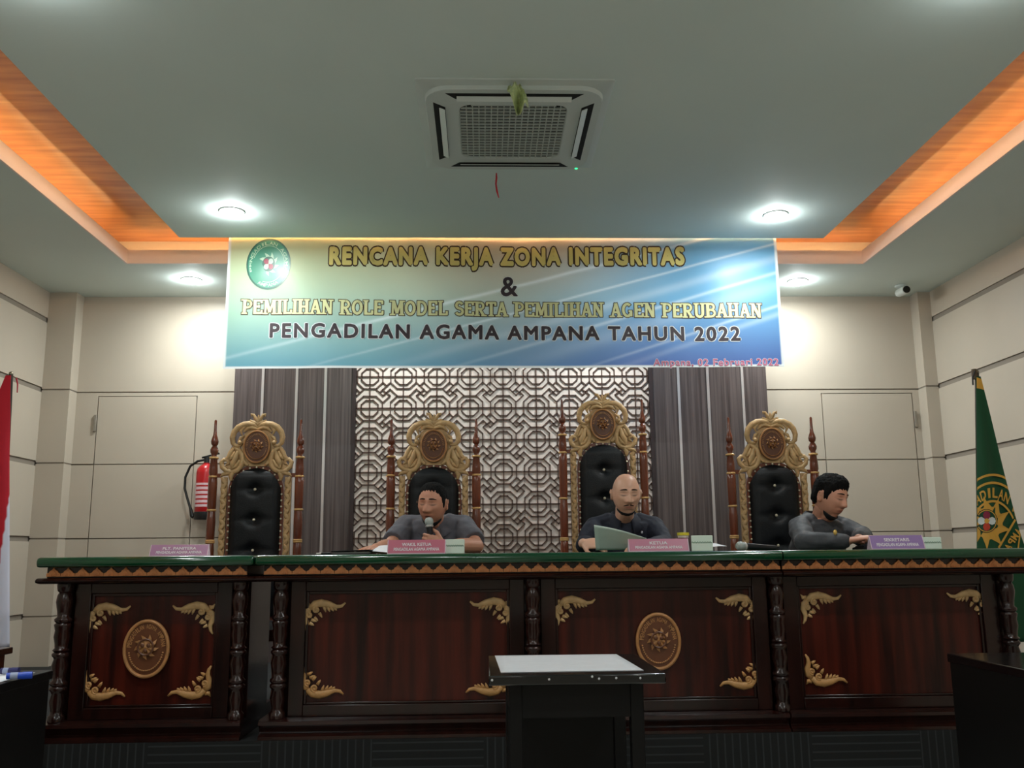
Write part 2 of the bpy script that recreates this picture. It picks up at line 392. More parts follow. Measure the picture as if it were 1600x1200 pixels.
# LED strips in the trough
led_m = mat('led_strip_glow', rgb(255, 200, 140), .5, emit=rgb(255, 214, 150), es=COVE_E)
ly, lz = .085, ZC+.022
for (nm, pos, bx) in (('left', (HX0-ly, 2.3, lz), (HX0-ly-.006, HX0-ly+.006, HY0, HY1-.15)), ('right', (HX1+ly, 2.3, lz), (HX1+ly-.006, HX1+ly+.006, HY0, HY1-.15)), ('far', (XC, HY1+ly, lz), None)):
    t_ = empty('led_strip', pos, 'warm LED light strip hidden in the %s trough of the ceiling cove' % nm, 'light strip', 'cove light strips')
    if bx:
        MB().box(bx[0]-.004, bx[1]+.004, bx[2], bx[3], ZC+.0155, ZC+.019).build('tape', white_m, t_, smooth=False)
        MB().box(bx[0], bx[1], bx[2], bx[3], ZC+.0192, ZC+.026).build('emitter', led_m, t_, smooth=False)
    else:
        MB().box(HX0-.05, HX1+.05, HY1+ly-.010, HY1+ly+.010, ZC+.0155, ZC+.019).build('tape', white_m, t_, smooth=False)
        MB().box(HX0-.05, HX1+.05, HY1+ly-.006, HY1+ly+.006, ZC+.0192, ZC+.026).build('emitter', led_m, t_, smooth=False)
edge_m = mat('led_edge_glow', rgb(255, 190, 140), .5, emit=rgb(255, 200, 152), es=EDGE_E)
ex0, ex1, ey1, ez = PX0+.065, PX1-.065, PY1-.065, ZC+.0305
for nm, x0, x1, y0, y1 in (('left', ex0-.004, ex0, HY0+.5, ey1), ('right', ex1, ex1+.004, HY0+.5, ey1), ('far', ex0, ex1, ey1, ey1+.004)):
    t_ = empty('led_profile', ((x0+x1)/2, (y0+y1)/2, ez), 'warm LED profile lying on top of the dropped ceiling panel along its %s edge' % nm, 'light strip', 'cove light profiles')
    MB().box(x0, x1, y0, y1, ez, ez+.014).build('emitter', edge_m, t_, smooth=False)
    g = {'left': (PX0, ex0+.03, y0, ey1), 'right': (ex1-.03, PX1, y0, ey1), 'far': (PX0, PX1, ey1-.03, PY1)}[nm]
    MB().box(g[0], g[1], g[2], g[3], ez+.0145, ez+.019).build('cover', white_m, t_, smooth=False)
# downlights
lens_m = mat('downlight_lens', rgb(255, 255, 255), .5, emit=(1, 1, 1), es=LENS_E)
def downlight(x, y, label, power=1.0):
    e = empty('downlight', (x, y, ZC), label, 'ceiling light', 'recessed downlights')
    MB().lathe([(.052, -.001), (.055, -.008), (.078, -.006), (.08, 0), (.05, 0), (.052, -.001)], (x, y, ZC), 24, cap=False).build('trim_ring', white_m, e)
    MB().lathe([(.001, -.040), (.022, -.037), (.040, -.025), (.051, -.006), (.051, -.0005), (.001, -.0005)], (x, y, ZC), 20, cap=False).build('lens', lens_m, e)
    l = bpy.data.lights.new('downlight_lamp', 'AREA'); l.shape = 'DISK'; l.size = .1; l.energy = DOWNLIGHT_W*.98*power; l.color = (.92, .99, .98)
    lo = bpy.data.objects.new('lamp', l); C.collection.objects.link(lo); lo.location = (x, y, ZC-.044); setparent(lo, e)
    l = bpy.data.lights.new('downlight_dome', 'POINT'); l.shadow_soft_size = .012; l.energy = DOWNLIGHT_W*.20*power; l.color = (.92, .99, .98)
    lo = bpy.data.objects.new('lamp_glow', l); C.collection.objects.link(lo); lo.location = (x, y, ZC-.056); setparent(lo, e)
downlight(-1.60, 5.70, 'round white downlight in the dropped ceiling panel near its far left corner')
downlight(1.932, 5.74, 'round white downlight in the dropped ceiling panel near its far right corner')
downlight(-2.312, 7.19, 'round white downlight in the rear soffit left of the banner', 1.0)
downlight(2.579, 7.23, 'round white downlight in the rear soffit right of the banner', 1.0)
downlight(-1.70, 3.15, 'round white downlight at the top left edge of the photo', 1.1)
downlight(1.95, 3.10, 'round white downlight at the top right edge of the photo', 1.1)
for x, q_ in ((-.70, 'left'), (.97, 'right')): downlight(x, 6.98, 'round white downlight in the rear soffit hidden behind the %s half of the banner' % q_, .8)
for x in (-1.7, 1.95):
    downlight(x, .6, 'round white downlight in the ceiling panel behind the viewer on the %s' % ('left' if x < 0 else 'right'))
    downlight(x, -1.6, 'round white downlight in the back row behind the viewer on the %s' % ('left' if x < 0 else 'right'))
# ================================================================== AIR CONDITIONER
ac = empty('air_conditioner', (.158, 4.49, ZC), 'square white ceiling air conditioner cassette with a dark grille in the middle', 'air conditioner')
ax, ay, az = .158, 4.49, ZC
def rsq(hx, hy, r, z, n=5, cx=ax, cy=ay):
    o = []
    for qx, qy, a0 in ((1, 1, 0), (-1, 1, PI/2), (-1, -1, PI), (1, -1, 1.5*PI)):
        for k in range(n+1):
            a = a0+PI/2*k/n; o.append(V((cx+qx*(hx-r)+r*math.cos(a), cy+qy*(hy-r)+r*math.sin(a), z)))
    return o
MB().loft([rsq(.47, .50, .01, az-.0005), rsq(.469, .499, .012, az-.007), rsq(.462, .492, .02, az-.010), rsq(.43, .46, .12, az-.016), rsq(.426, .456, .12, az-.036), rsq(.268, .305, .06, az-.036), rsq(.262, .299, .055, az-.028)]).build('panel', mat('cassette_white', rgb(204, 213, 209), .5), ac, angle=30)
MB().loft([rsq(.262, .299, .055, az-.0285), rsq(.262, .299, .055, az-.0281)]).build('grille_recess', dark_m, ac, smooth=False)
mb = MB()
def half(x, hx, hy, r):      # half extent in y of the rounded grille at offset x
    d = abs(x)-(hx-r); return hy if d <= 0 else hy-r+math.sqrt(max(r*r-d*d, 0))
for i in range(17):
    x = -.262+.524*(i+.5)/17-.0154; 
    if abs(x) < .26: h = half(x, .262, .299, .055); mb.box(ax+x-.0026, ax+x+.0026, ay-h, ay+h, az-.0375, az-.0286)
for j in range(18):
    y = -.299+.598*(j+.5)/18-.0166
    h = half(y, .299, .262, .055); mb.box(ax-h, ax+h, ay+y-.0050, ay+y+.0050, az-.0365, az-.0287)
mb.build('grille', grille_m, ac, smooth=False)
for k in range(4):
    R = M.Rotation(k*PI/2, 4, 'Z'); T = M.Translation((ax, ay, 0)) @ R
    L, dist = (.30, .385) if k % 2 == 0 else (.30, .355)
    mb = MB(); mb.prism([(0, 0)]*3, 0, 0) if 0 else None
    z = az-.0366
    mb.add([(-L-.03, -dist-.035, z), (L+.03, -dist-.035, z), (L-.02, -dist+.022, z), (-L+.02, -dist+.022, z), (-L-.03, -dist-.035, z+.006), (L+.03, -dist-.035, z+.006), (L-.02, -dist+.022, z+.006), (-L+.02, -dist+.022, z+.006)],
           [(0, 1, 2, 3), (7, 6, 5, 4), (0, 4, 5, 1), (1, 5, 6, 2), (2, 6, 7, 3), (3, 7, 4, 0)])
    mb.xform(T).build('air_outlet', dark_m, ac, smooth=False)
    mb = MB(); mb.obox((0, -dist+.006, z-.006), (2*L-.05, .030, .004), M.Rotation(math.radians(-24), 3, 'X')); mb.xform(T).build('louver', white_m, ac, smooth=False)
MB().ell((.536, 4.93, az-.037), (.009, .006, .003)).build('indicator_light', mat('green_led', rgb(60, 255, 150), .4, emit=rgb(40, 255, 140), es=3), ac)
MB().lathe([(.001, -.004), (.008, -.003), (.009, 0), (.001, 0)], (.50, 4.60, az-.036), 10, cap=False).build('screw', dark_m, ac)
# green plastic bag and red ribbon hung on the cassette
mb = MB(); rows = []; random.seed(8)
for i in range(10):
    v = i/9; r = []
    wd = .036-.014*abs(v-.45)
    for j in range(13):
        u = j/12*2-1; r.append((.150+u*wd+.040*v, 3.985-.05*math.cos(u*3+v*5)*(.3+.7*v)-.02*random.random(), az-.042-.125*v+.009*math.sin(u*7+v*6)+.012*u))
    rows.append(r)
mb.grid(rows); o = mb.build('plastic_bag', mat('green_plastic_film', rgb(196, 208, 150), .3, var=.2, vscale=30), None); sd = o.modifiers.new('thick', 'SOLIDIFY'); sd.thickness = .002
tag(o, 'crumpled pale green plastic scrap hanging from the near edge of the air conditioner', 'plastic bag')
mb = MB(); mb.tube([(.085, 5.0, az-.035), (.086, 5.01, az-.06), (.082, 5.0, az-.10), (.088, 5.01, az-.14), (.098, 5.0, az-.185)], [.004, .006, .005, .006, .003], 6, squash=.35)
tag(mb.build('red_ribbon', mat('red_cloth_strip', rgb(190, 20, 45), .6), None), 'thin red ribbon hanging from the far edge of the air conditioner', 'ribbon')
# ================================================================== CCTV CAMERA, FIRE EXTINGUISHER
cc = empty('cctv_camera', (3.52, 7.35, ZC), 'small white security camera with a black lens on the ceiling near the right corner', 'security camera')
MB().lathe([(.001, 0), (.05, 0), (.05, -.012), (.03, -.02), (.001, -.02)], (3.50, 7.37, ZC-.0005), 16, cap=False).build('mount', white_m, cc)
Rx = M.Rotation(PI/2, 3, 'X') @ M.Identity(3)
MB().tube([(3.50, 7.37, ZC-.018), (3.50, 7.36, ZC-.04)], .012, 10).build('arm', white_m, cc)
MB().tube([(3.50, 7.42, ZC-.052), (3.50, 7.28, ZC-.06)], .034, 16).build('housing', white_m, cc)
MB().tube([(3.50, 7.281, ZC-.060), (3.50, 7.272, ZC-.0605)], .029, 16).build('lens', dark_m, cc)
fx, fy = -2.235, 7.585
fe = empty('fire_extinguisher', (fx, fy, 1.40), 'red fire extinguisher with a black hose on the back wall behind the leftmost throne', 'fire extinguisher')
MB().lathe([(.001, 1.445), (.07, 1.445), (.076, 1.46), (.076, 1.80), (.07, 1.835), (.045, 1.865), (.025, 1.875), (.025, 1.885), (.001, 1.885)], (fx, fy, 0), 20, cap=False).build('cylinder', red_m, fe)
MB().lathe([(.001, 1.43), (.074, 1.43), (.078, 1.44), (.0775, 1.49), (.0765, 1.491)], (fx, fy, 0), 20, cap=False).build('base_cap', rubber_m, fe)
mb = MB(); mb.grid([[(fx+.0772*math.sin(a), fy-.0772*math.cos(a), z) for a in [(-1.1+2.2*k/12) for k in range(13)]] for z in (1.53, 1.72)])
lb = mb.build('label', fire_lab, fe)
mb = MB()
for k in range(5): mb.grid([[(fx+.0778*math.sin(a), fy-.0778*math.cos(a), z) for a in [(-.9+1.8*q/10) for q in range(11)]] for z in (1.55+k*.035, 1.562+k*.035)])
mb.build('label_bands', red_m, lb)
mb = MB(); mb.tube([(fx, fy, 1.875), (fx, fy, 1.93)], .022, 12); mb.obox((fx+.03, fy, 1.945), (.14, .022, .012), M.Rotation(-.25, 3, 'Y')); mb.obox((fx+.03, fy, 1.925), (.12, .022, .01), M.Rotation(.12, 3, 'Y'))
mb.build('valve_handle', rubber_m, fe)
mb = MB(); mb.tube([(fx-.02, fy, 1.91), (fx-.07, fy-.005, 1.90), (fx-.13, fy, 1.86), (fx-.165, fy, 1.77), (fx-.165, fy, 1.68), (fx-.14, fy, 1.60), (fx-.115, fy, 1.53), (fx-.10, fy, 1.50)], .010, 8)
mb.build('hose', rubber_m, fe)
MB().tube([(fx-.112, fy, 1.525), (fx-.095, fy, 1.46), (fx-.085, fy, 1.455)], [.011, .017, .017], 10).build('nozzle', rubber_m, fe)
MB().box(fx-.03, fx+.03, fy+.077, YB-.001, 1.60, 1.84).build('wall_bracket', silver_m, fe)
# ================================================================== BANNER
BY = 6.30
BX0, BX1, BZ0, BZ1 = -1.782, 2.111, 2.402, 3.42
def bwave(x, z): return BY+.010*math.sin(x*2.1+.6)+.005*math.sin(x*6.3+z*2)+.003*math.sin(x*13+z*5)
def bz(x, z):  # slight sag along the top line, straight lower hem tilted a little
    return z+(BZ1-z)/(BZ1-BZ0)*0+(-.016)*(x/2)*(BZ1-z)/(BZ1-BZ0)
ban = empty('banner', (XC, BY, BZ0), 'wide blue and cream printed event banner hanging from the dropped ceiling panel', 'banner')
NX, NZ = 320, 100
mb = MB(); mb.grid([[(BX0+(BX1-BX0)*i/NX, bwave(BX0+(BX1-BX0)*i/NX, BZ0+(BZ1-BZ0)*j/NZ), BZ0+(BZ1-BZ0)*j/NZ) for i in range(NX+1)] for j in range(NZ+1)])
def mixc(a, b, t): t = max(0, min(1, t)); return [a[k]+(b[k]-a[k])*t for k in range(3)]
cream, mint, tan_, teal, blue, sky = [rgb(*c) for c in ((214, 214, 164), (176, 208, 176), (208, 192, 164), (104, 164, 184), (80, 106, 172), (110, 170, 210))]
def bcol(u, v):     # u 0 left .. 1 right, v 0 bottom .. 1 top : the printed picture
    top = mixc(mixc(cream, tan_, (u-.2)/.28), mixc(tan_, sky, (u-.60)/.25), (u-.45)/.2)
    mid = mixc(mint, mixc(rgb(176, 190, 180), sky, (u-.5)/.3), u/.5)
    bot = mixc(teal, blue, (u-.25)/.5)
    c = mixc(bot, mid, v/.5) if v < .5 else mixc(mid, top, (v-.5)/.45)
    for k, (s, wdt, am) in enumerate(((-.05, .012, .35), (.16, .008, .35), (.30, .03, .16), (.42, .012, .3), (.52, .05, .14), (.66, .01, .35), (.72, .02, .2))):   # light rays running up to the right
        d = (v-.02)-(u-s)*(.98+.05*k)
        q = math.exp(-(d/wdt)**2)*am*1.5*min(1, max(0, u-s)*2.2+.25)
        c = mixc(c, (.85, .95, 1), q)
    d = (v+.1)-(u-.44)*1.62; 
    if d < 0 and v > .35: c = mixc(c, rgb(92, 168, 206), min(1, -d*2.2)*.6*min(1, (v-.35)*4))
    if u < .006 or u > .9955 or v < .016: c = (.8, .84, .84)
    return c
me_mat = attr_mat('banner_print', .5, coat=.12, coat_r=.3)
def translucent(mt, fac=.28):
    N_, L_ = mt.node_tree.nodes, mt.node_tree.links; t_ = N_.new('ShaderNodeBsdfTranslucent'); x_ = N_.new('ShaderNodeMixShader'); x_.inputs[0].default_value = fac
    p_ = N_['Principled BSDF']; vc = [n for n in N_ if n.bl_idname == 'ShaderNodeVertexColor']
    if vc: L_.new(vc[0].outputs[0], t_.inputs[0])
    else: t_.inputs[0].default_value = p_.inputs['Base Color'].default_value
    L_.new(p_.outputs[0], x_.inputs[1]); L_.new(t_.outputs[0], x_.inputs[2]); L_.new(x_.outputs[0], N_['Material Output'].inputs[0])
translucent(me_mat)
clo = mb.build('cloth', me_mat, ban); me = clo.data
at_ = me.color_attributes.new('col', 'FLOAT_COLOR', 'POINT')
for i, v in enumerate(me.vertices):
    at_.data[i].color = (*bcol((v.co.x-BX0)/(BX1-BX0), (v.co.z-BZ0)/(BZ1-BZ0)), 1)
brown_t = mat('print_dark_brown', rgb(66, 44, 26), .4); yel_t = mat('print_yellow', rgb(226, 210, 128), .5); pale_t = mat('print_pale_yellow', rgb(222, 222, 166), .4)
char_t = mat('print_charcoal', rgb(58, 46, 52), .4); whi_t = mat('print_white', rgb(226, 232, 236), .4); pnk_t = mat('print_pink', rgb(200, 110, 140), .4)
def on_banner(px0, py0, px1, py1, pyr=None, lift=.003):
    """box given by photo corners (left top, right bottom) -> mapping of (u,v) onto the cloth"""
    a = at(px0, py0, BY); b = at(px1, pyr if pyr else py0, BY); h = at((px0+px1)/2, (py0+(pyr or py0))/2, BY).z-at((px0+px1)/2, py1, BY).z
    def fn(u, v, zz=0):
        x = a.x+(b.x-a.x)*u; z = a.z+(b.z-a.z)*u-h*(1-v); return V((x, bwave(x, z)-lift, z))
    return fn
def line(name, s, box, m_in, m_out, off, off2, spacing=1.0, pyr=None):
    mb = MB(); text_fit(mb, s, on_banner(*box, pyr=pyr, lift=.0022), off2, ref=off, spacing=spacing); o = mb.build(name+'_outline', m_out, ban, smooth=False)
    mb = MB(); text_fit(mb, s, on_banner(*box, pyr=pyr, lift=.0036), off, spacing=spacing); mb.build(name, m_in, ban, smooth=False)
line('headline_text', 'RENCANA KERJA ZONA INTEGRITAS', (517, 388, 1067, 421), yel_t, brown_t, .06, .125, 1.2)
line('ampersand', '&', (783, 433, 808, 462), char_t, whi_t, .02, .03)
line('place_text', 'PENGADILAN AGAMA AMPANA TAHUN 2022', (423, 506, 1154, 530), char_t, whi_t, .034, .075, 1.2, pyr=512)
line('date_text', 'Ampana, 02 Februari 2022', (1021, 561, 1215, 575), pnk_t, whi_t, .02, .055, 1.12)
# slab-serif line drawn from strokes
def arcp(cx, cy, rx, ry, a0, a1, n=9): return [(cx+rx*math.cos(math.radians(a0+(a1-a0)*k/n)), cy+ry*math.sin(math.radians(a0+(a1-a0)*k/n))) for k in range(n+1)]
GL = {  # strokes (thickness, points), serif centres (x, y), advance
 'P': ([(.2, [(.16, 0), (.16, 1)]), (.15, [(.16, .93), (.36, .93)]+arcp(.36, .69, .22, .24, 90, -90)+[(.16, .45)])], [(.16, .04), (.1, .96)], .68),
 'R': ([(.2, [(.16, 0), (.16, 1)]), (.15, [(.16, .93), (.36, .93)]+arcp(.36, .70, .22, .23, 90, -90)+[(.16, .47)]), (.17, [(.34, .47), (.60, .03)])], [(.16, .04), (.1, .96), (.62, .04)], .76),
 'B': ([(.2, [(.16, 0), (.16, 1)]), (.15, [(.16, .93), (.36, .93)]+arcp(.36, .73, .2, .2, 90, -90)+[(.16, .53)]), (.15, [(.36, .53)]+arcp(.36, .30, .25, .23, 90, -90)+[(.16, .07)])], [(.1, .04), (.1, .96)], .72),
 'E': ([(.2, [(.16, 0), (.16, 1)]), (.14, [(.1, .93), (.58, .93), (.58, .74)]), (.14, [(.16, .52), (.42, .52)]), (.14, [(.42, .42), (.42, .62)]), (.14, [(.1, .07), (.6, .07), (.6, .28)])], [], .70),
 'L': ([(.2, [(.16, 0), (.16, 1)]), (.14, [(.1, .07), (.58, .07), (.58, .3)])], [(.16, .96)], .66),
 'I': ([(.2, [(.16, 0), (.16, 1)])], [(.16, .04), (.16, .96)], .36),
 'H': ([(.2, [(.16, 0), (.16, 1)]), (.2, [(.58, 0), (.58, 1)]), (.14, [(.16, .5), (.58, .5)])], [(.16, .04), (.16, .96), (.58, .04), (.58, .96)], .78),
 'M': ([(.14, [(.14, 0), (.17, 1)]), (.2, [(.2, .98), (.44, .12)]), (.14, [(.44, .12), (.68, .98)]), (.2, [(.72, 1), (.74, 0)])], [(.14, .04), (.12, .96), (.74, .04), (.76, .96)], .92),
 'N': ([(.14, [(.15, 0), (.15, 1)]), (.2, [(.17, .97), (.58, .05)]), (.14, [(.6, 0), (.6, 1)])], [(.15, .04), (.12, .96), (.6, .96)], .78),
 'A': ([(.14, [(.12, 0), (.36, .97)]), (.2, [(.36, .97), (.62, 0)]), (.13, [(.22, .34), (.52, .34)])], [(.12, .04), (.62, .04)], .76),
 'O': ([(.18, arcp(.38, .5, .27, .42, 0, 360, 20))], [], .78),
 'G': ([(.18, arcp(.38, .5, .27, .42, 48, 330, 16)), (.18, [(.62, .06), (.62, .42)]), (.12, [(.46, .42), (.70, .42)])], [], .80),
 'D': ([(.2, [(.16, 0), (.16, 1)]), (.16, [(.1, .93), (.32, .93)]+arcp(.32, .5, .30, .43, 90, -90, 12)+[(.1, .07)])], [], .74),
 'S': ([(.17, arcp(.33, .71, .2, .21, 20, 270, 10)+arcp(.33, .28, .22, .21, 90, -160, 10))], [], .64),
 'T': ([(.2, [(.34, 0), (.34, .95)]), (.14, [(.06, .72), (.06, .93), (.62, .93), (.62, .72)])], [(.34, .04)], .68),
 'U': ([(.18, [(.16, 1), (.16, .32)]+arcp(.37, .30, .21, .24, 180, 360, 10)+[(.58, 1)])], [(.16, .96), (.58, .96)], .76),
 ' ': ([], [], .42)}
def serif_line(mb, s, fn, grow):
    tot = sum(GL[c][2] for c in s); x = 0
    def P(px, py): return fn((x+px)/tot, py)
    asp = [1]
    for c in s:
        st, se, ad = GL[c]
        for th, pts in st:
            h = th/2*1.02+grow
            for a, b in zip(pts, pts[1:]):
                d = V((b[0]-a[0], b[1]-a[1])); 
                if d.length < 1e-6: continue
                d.normalize(); n = V((-d.y, d.x)); e = d*(grow if grow else 0)
                q = [(a[0]-e.x+n.x*h, a[1]-e.y+n.y*h), (a[0]-e.x-n.x*h, a[1]-e.y-n.y*h), (b[0]+e.x-n.x*h, b[1]+e.y-n.y*h), (b[0]+e.x+n.x*h, b[1]+e.y+n.y*h)]
                mb.add([P(*t) for t in q], [(0, 1, 2, 3)])
            for a in pts[1:-1]: mb.add([P(a[0]+h*math.cos(2*PI*k/8), a[1]+h*math.sin(2*PI*k/8)) for k in range(8)], [list(range(8))])
        for sx, sy in se:
            a, b = .18+grow, .05+grow; mb.add([P(sx-a, sy-b), P(sx+a, sy-b), P(sx+a, sy+b), P(sx-a, sy+b)], [(0, 1, 2, 3)])
        x += ad
for nm, lift, gr, mm in (('role_text_outline', .0022, .05, brown_t), ('role_text', .0036, 0, pale_t)):
    mb = MB(); serif_line(mb, 'PEMILIHAN ROLE MODEL SERTA PEMILIHAN AGEN PERUBAHAN', on_banner(379, 468, 1189, 494, pyr=475, lift=lift), gr); mb.build(nm, mm, ban, smooth=False)
# round green court emblem, used flat on the banner and on the flag
def gear(n, r0, r1, skew=.35):
    o = []
    for k in range(n):
        a = 2*PI*k/n; da = 2*PI/n
        o += [(r0*math.cos(a), r0*math.sin(a)), ((r0+r1)/2*math.cos(a+da*.45), (r0+r1)/2*math.sin(a+da*.45)), (r1*math.cos(a+da*(.5+skew)), r1*math.sin(a+da*(.5+skew))), ((r0*1.02)*math.cos(a+da*.8), r0*1.02*math.sin(a+da*.8))]
    return o
def fan(mb, pts, fn, mi=0):
    n = len(pts); mb.add([fn(0, 0)]+[fn(*p) for p in pts], [(0, 1+k, 1+(k+1) % n) for k in range(n)], mi)
def band(mb, r0, r1, fn, mi=0, n=48, a0=0, a1=2*PI, sx=1, sz=1):
    mb.grid([[fn(r*sx*math.cos(a0+(a1-a0)*k/n), r*sz*math.sin(a0+(a1-a0)*k/n)) for k in range(n+1)] for r in (r0, r1)], mi)
ec = at(420, 413, BY); ER, EZ = .156, .185
def emb(l): return lambda x, z: V((ec.x+x*ER, bwave(ec.x+x*ER, ec.z+z*EZ)-l, ec.z+z*EZ))
g1 = mat('emblem_green', rgb(58, 140, 112), .35); g2 = mat('emblem_dark_green', rgb(34, 92, 76), .35); g3 = mat('emblem_pale', rgb(176, 206, 178), .35); g4 = mat('emblem_red', rgb(150, 34, 60), .35)
circ = [(math.cos(2*PI*k/48), math.sin(2*PI*k/48)) for k in range(48)]
mb = MB(); fan(mb, circ, emb(.0016), 1); fan(mb, [(x*.93, z*.93) for x, z in circ], emb(.0022), 0)
band(mb, .70, .725, emb(.0028), 2); fan(mb, gear(9, .30, .48), emb(.0028), 2); fan(mb, [(x*.29, z*.29) for x, z in circ], emb(.0034), 1)
for a, mi in ((PI*.75, 3), (PI*.25, 2), (-PI*.25, 3), (-PI*.75, 2)):
    fan(mb, [(.15*math.cos(a)+.11*x, .15*math.sin(a)+.11*z) for x, z in circ[::4]], emb(.004), mi)
arc_text(mb, 'PENGADILAN AGAMA', PI*1.12, -PI*.12, lambda a, d: emb(.003)((.82+d)*math.cos(a), (.82+d)*math.sin(a)), .13, mi=2)
arc_text(mb, 'AMPANA', PI*1.32, PI*1.68, lambda a, d: emb(.003)((.82+d)*math.cos(a), (.82+d)*math.sin(a)), .13, mi=2, outward=False)
mb.build('court_emblem', [g1, g2, g3, g4], ban, smooth=False)
mb = MB()
for x in (BX0+.05, -.7, .5, 1.3, BX1-.05): mb.tube([(x, bwave(x, BZ1)+.004, BZ1-.02), (x, bwave(x, BZ1)+.004, ZW-.001)], .002, 6)
for k, x in enumerate((BX0+.05, -.7, .5, 1.3, BX1-.05)): MB().tube([(x, bwave(x, BZ1)+.006, BZ1-.03), (x, bwave(x, BZ1)+.006, ZW-.001)], .002, 6).build('cord', white_m, ban)
# ================================================================== JUDGES' DESKS
ZT = 1.134                              # top of the desks
def medallion(parent, cx, cz, y, rx, rz, mdisc, mrel, letters=True, name='medallion'):
    """carved oval seal: disc with raised rim, gear flower, ring of lettering and a chain of beads; front faces -Y at y"""
    mb = MB(); fl = lambda d: (lambda x, z: V((cx+x*rx, y-d, cz+z*rz)))
    ell = [(cx+rx*c[0], cz+rz*c[1]) for c in circ]; mb.prism(ell, y, y+.014)
    o = mb.build(name, mdisc, parent, bevel=.003)
    mb = MB(); mb.tube([(cx+rx*.94*c[0], y-.001, cz+rz*.94*c[1]) for c in circ+[circ[0]]], rx*.075, 8, cap=False); mb.build('rim', mrel, o)
    mb = MB()
    g = gear(9, .34, .60, .4); k = len(g)
    q = .82*rx/rz if rz > rx else 1
    for r0 in range(1): mb.add([V((cx, y-.016, cz+.06*rz))]+[V((cx+p[0]*rx*.92, y-.004-.006*(1 if i % 4 in (1,) else 0), cz+p[1]*rx*.92+.06*rz)) for i, p in enumerate(g)], [(0, 1+i, 1+(i+1) % k) for i in range(k)])
    mb.build('gear_flower', mrel, o)
    mb = MB(); mb.tube([(cx+rx*.33*c[0], y-.013, cz+.06*rz+rx*.33*c[1]) for c in circ[::2]+[circ[0]]], rx*.045, 6, cap=False)
    for a in (.5, 2.64, -1.57): mb.ell((cx+rx*.15*math.cos(a), y-.016, cz+.06*rz+rx*.15*math.sin(a)), (rx*.09, .006, rx*.09), nu=8, nv=5)
    mb.build('inner_circle', mdisc, o)
    mb = MB()
    for kk in range(26):
        a = PI*(1.06+.88*kk/25); mb.ell((cx+rx*.74*math.cos(a), y-.003, cz+rz*.74*math.sin(a)), (rx*.045, .005, rx*.04), nu=6, nv=4)
    mb.build('bead_chain', mrel, o)
    mb = MB()
    if letters: arc_text(mb, 'PENGADILAN AGAMA AMPANA', PI*.98, PI*.02, lambda a, d: V((cx+(rx*.75+d)*math.cos(a), y-.003, cz+(rz*.76+d)*math.sin(a))), rx*.19)
    else:
        for kk in range(22):
            a = PI*(.02+.96*kk/21); mb.obox((cx+rx*.74*math.cos(a), y-.002, cz+rz*.74*math.sin(a)), (rx*.05, .006, rx*.14), M.Rotation(-(a-PI/2), 3, 'Y'))
    mb.build('ring_lettering', mrel, o, smooth=False)
    return o
def ornament_mb(s=1.0):
    """gilded corner leaf: corner at (0,0), long arm to +X (0.2), short arm to -Z (0.14), face to -Y"""
    mb = MB()
    L1 = [(.028, -.030), (.052, -.012), (.085, -.006), (.12, -.013), (.155, -.024), (.18, -.021), (.197, -.006)]
    mb.tube([(x, -.006, z) for x, z in L1], [.012, .018, .019, .016, .010, .008, .004], 8, up=(0, -1, 0), squash=.55)
    L2 = [(.030, -.030), (.014, -.045), (.010, -.072), (.018, -.100), (.014, -.122), (.004, -.138)]
    mb.tube([(x, -.006, z) for x, z in L2], [.012, .016, .015, .011, .008, .004], 8, up=(0, -1, 0), squash=.55)
    for cx, cz, r in ((.062, -.036, .017), (.030, -.060, .016)):      # volutes
        pts = []
        for k in range(15):
            a = k*.62; rr = r*(1-k/17); pts.append((cx+rr*math.cos(a+1.2), -.010, cz+rr*math.sin(a+1.2)))
        mb.tube(pts, [.0062]*12+[.005]*3, 6, up=(0, -1, 0))
        mb.ell((cx, -.007, cz), (r*.8, .006, r*.8), nu=10, nv=6)
    for x, z, a, l in ((.098, -.026, -1.25, .024), (.115, -.028, -1.1, .022), (.132, -.03, -.95, .018), (.147, -.031, -.8, .014), (.044, -.084, -.35, .022), (.036, -.100, -.5, .018), (.078, -.056, -1.0, .020), (.056, -.076, -.7, .018)):
        d = V((math.cos(a), 0, math.sin(a))); p = V((x, -.005, z)); mb.tube([p-d*.006, p+d*l*.5, p+d*l], [.009, .007, .002], 6, up=(0, -1, 0), squash=.6)
    mb.prism([(.0, -.001), (.004, -.026), (.026, -.028), (.03, -.004), (.016, -.012)][::-1] if False else [(.0, .0), (.006, -.024), (.026, -.026), (.028, -.006), (.014, -.008)], -.008, -.001)
    if s != 1: mb.xform(M.Scale(s, 4))
    return mb
_om = ornament_mb().mesh('corner_ornament', gold_m); _om.polygons.foreach_set('use_smooth', [True]*len(_om.polygons))
_omd = ornament_mb().mesh('corner_ornament', gold_shaded_m); _omd.polygons.foreach_set('use_smooth', [True]*len(_omd.polygons))
def ornament(parent, x, z, y, fx, fz, shaded=False, s=1.0):
    o = bpy.data.objects.new('corner_ornament', _omd if shaded else _om); C.collection.objects.link(o); setparent(o, parent)
    o.location = (x, y, z); o.scale = (s*fx, s, s*fz); return o
COLP = [(.036, .40), (.036, .425), (.028, .432), (.026, .45), (.034, .49), (.026, .525), (.030, .535), (.038, .545), (.038, .555), (.030, .562), (.038, .57), (.038, .58), (.027, .59), (.030, .62), (.037, .655), (.028, .688), (.031, .695), (.038, .703), (.038, .712), (.029, .72), (.038, .728), (.028, .738), (.030, .76), (.036, .79), (.032, .82), (.036, .838), (.038, .848), (.03, .856), (.038, .865), (.038, .875), (.027, .885), (.029, .91), (.037, .955), (.033, .985), (.026, 1.0), (.034, 1.008), (.037, 1.03), (.037, 1.04)]
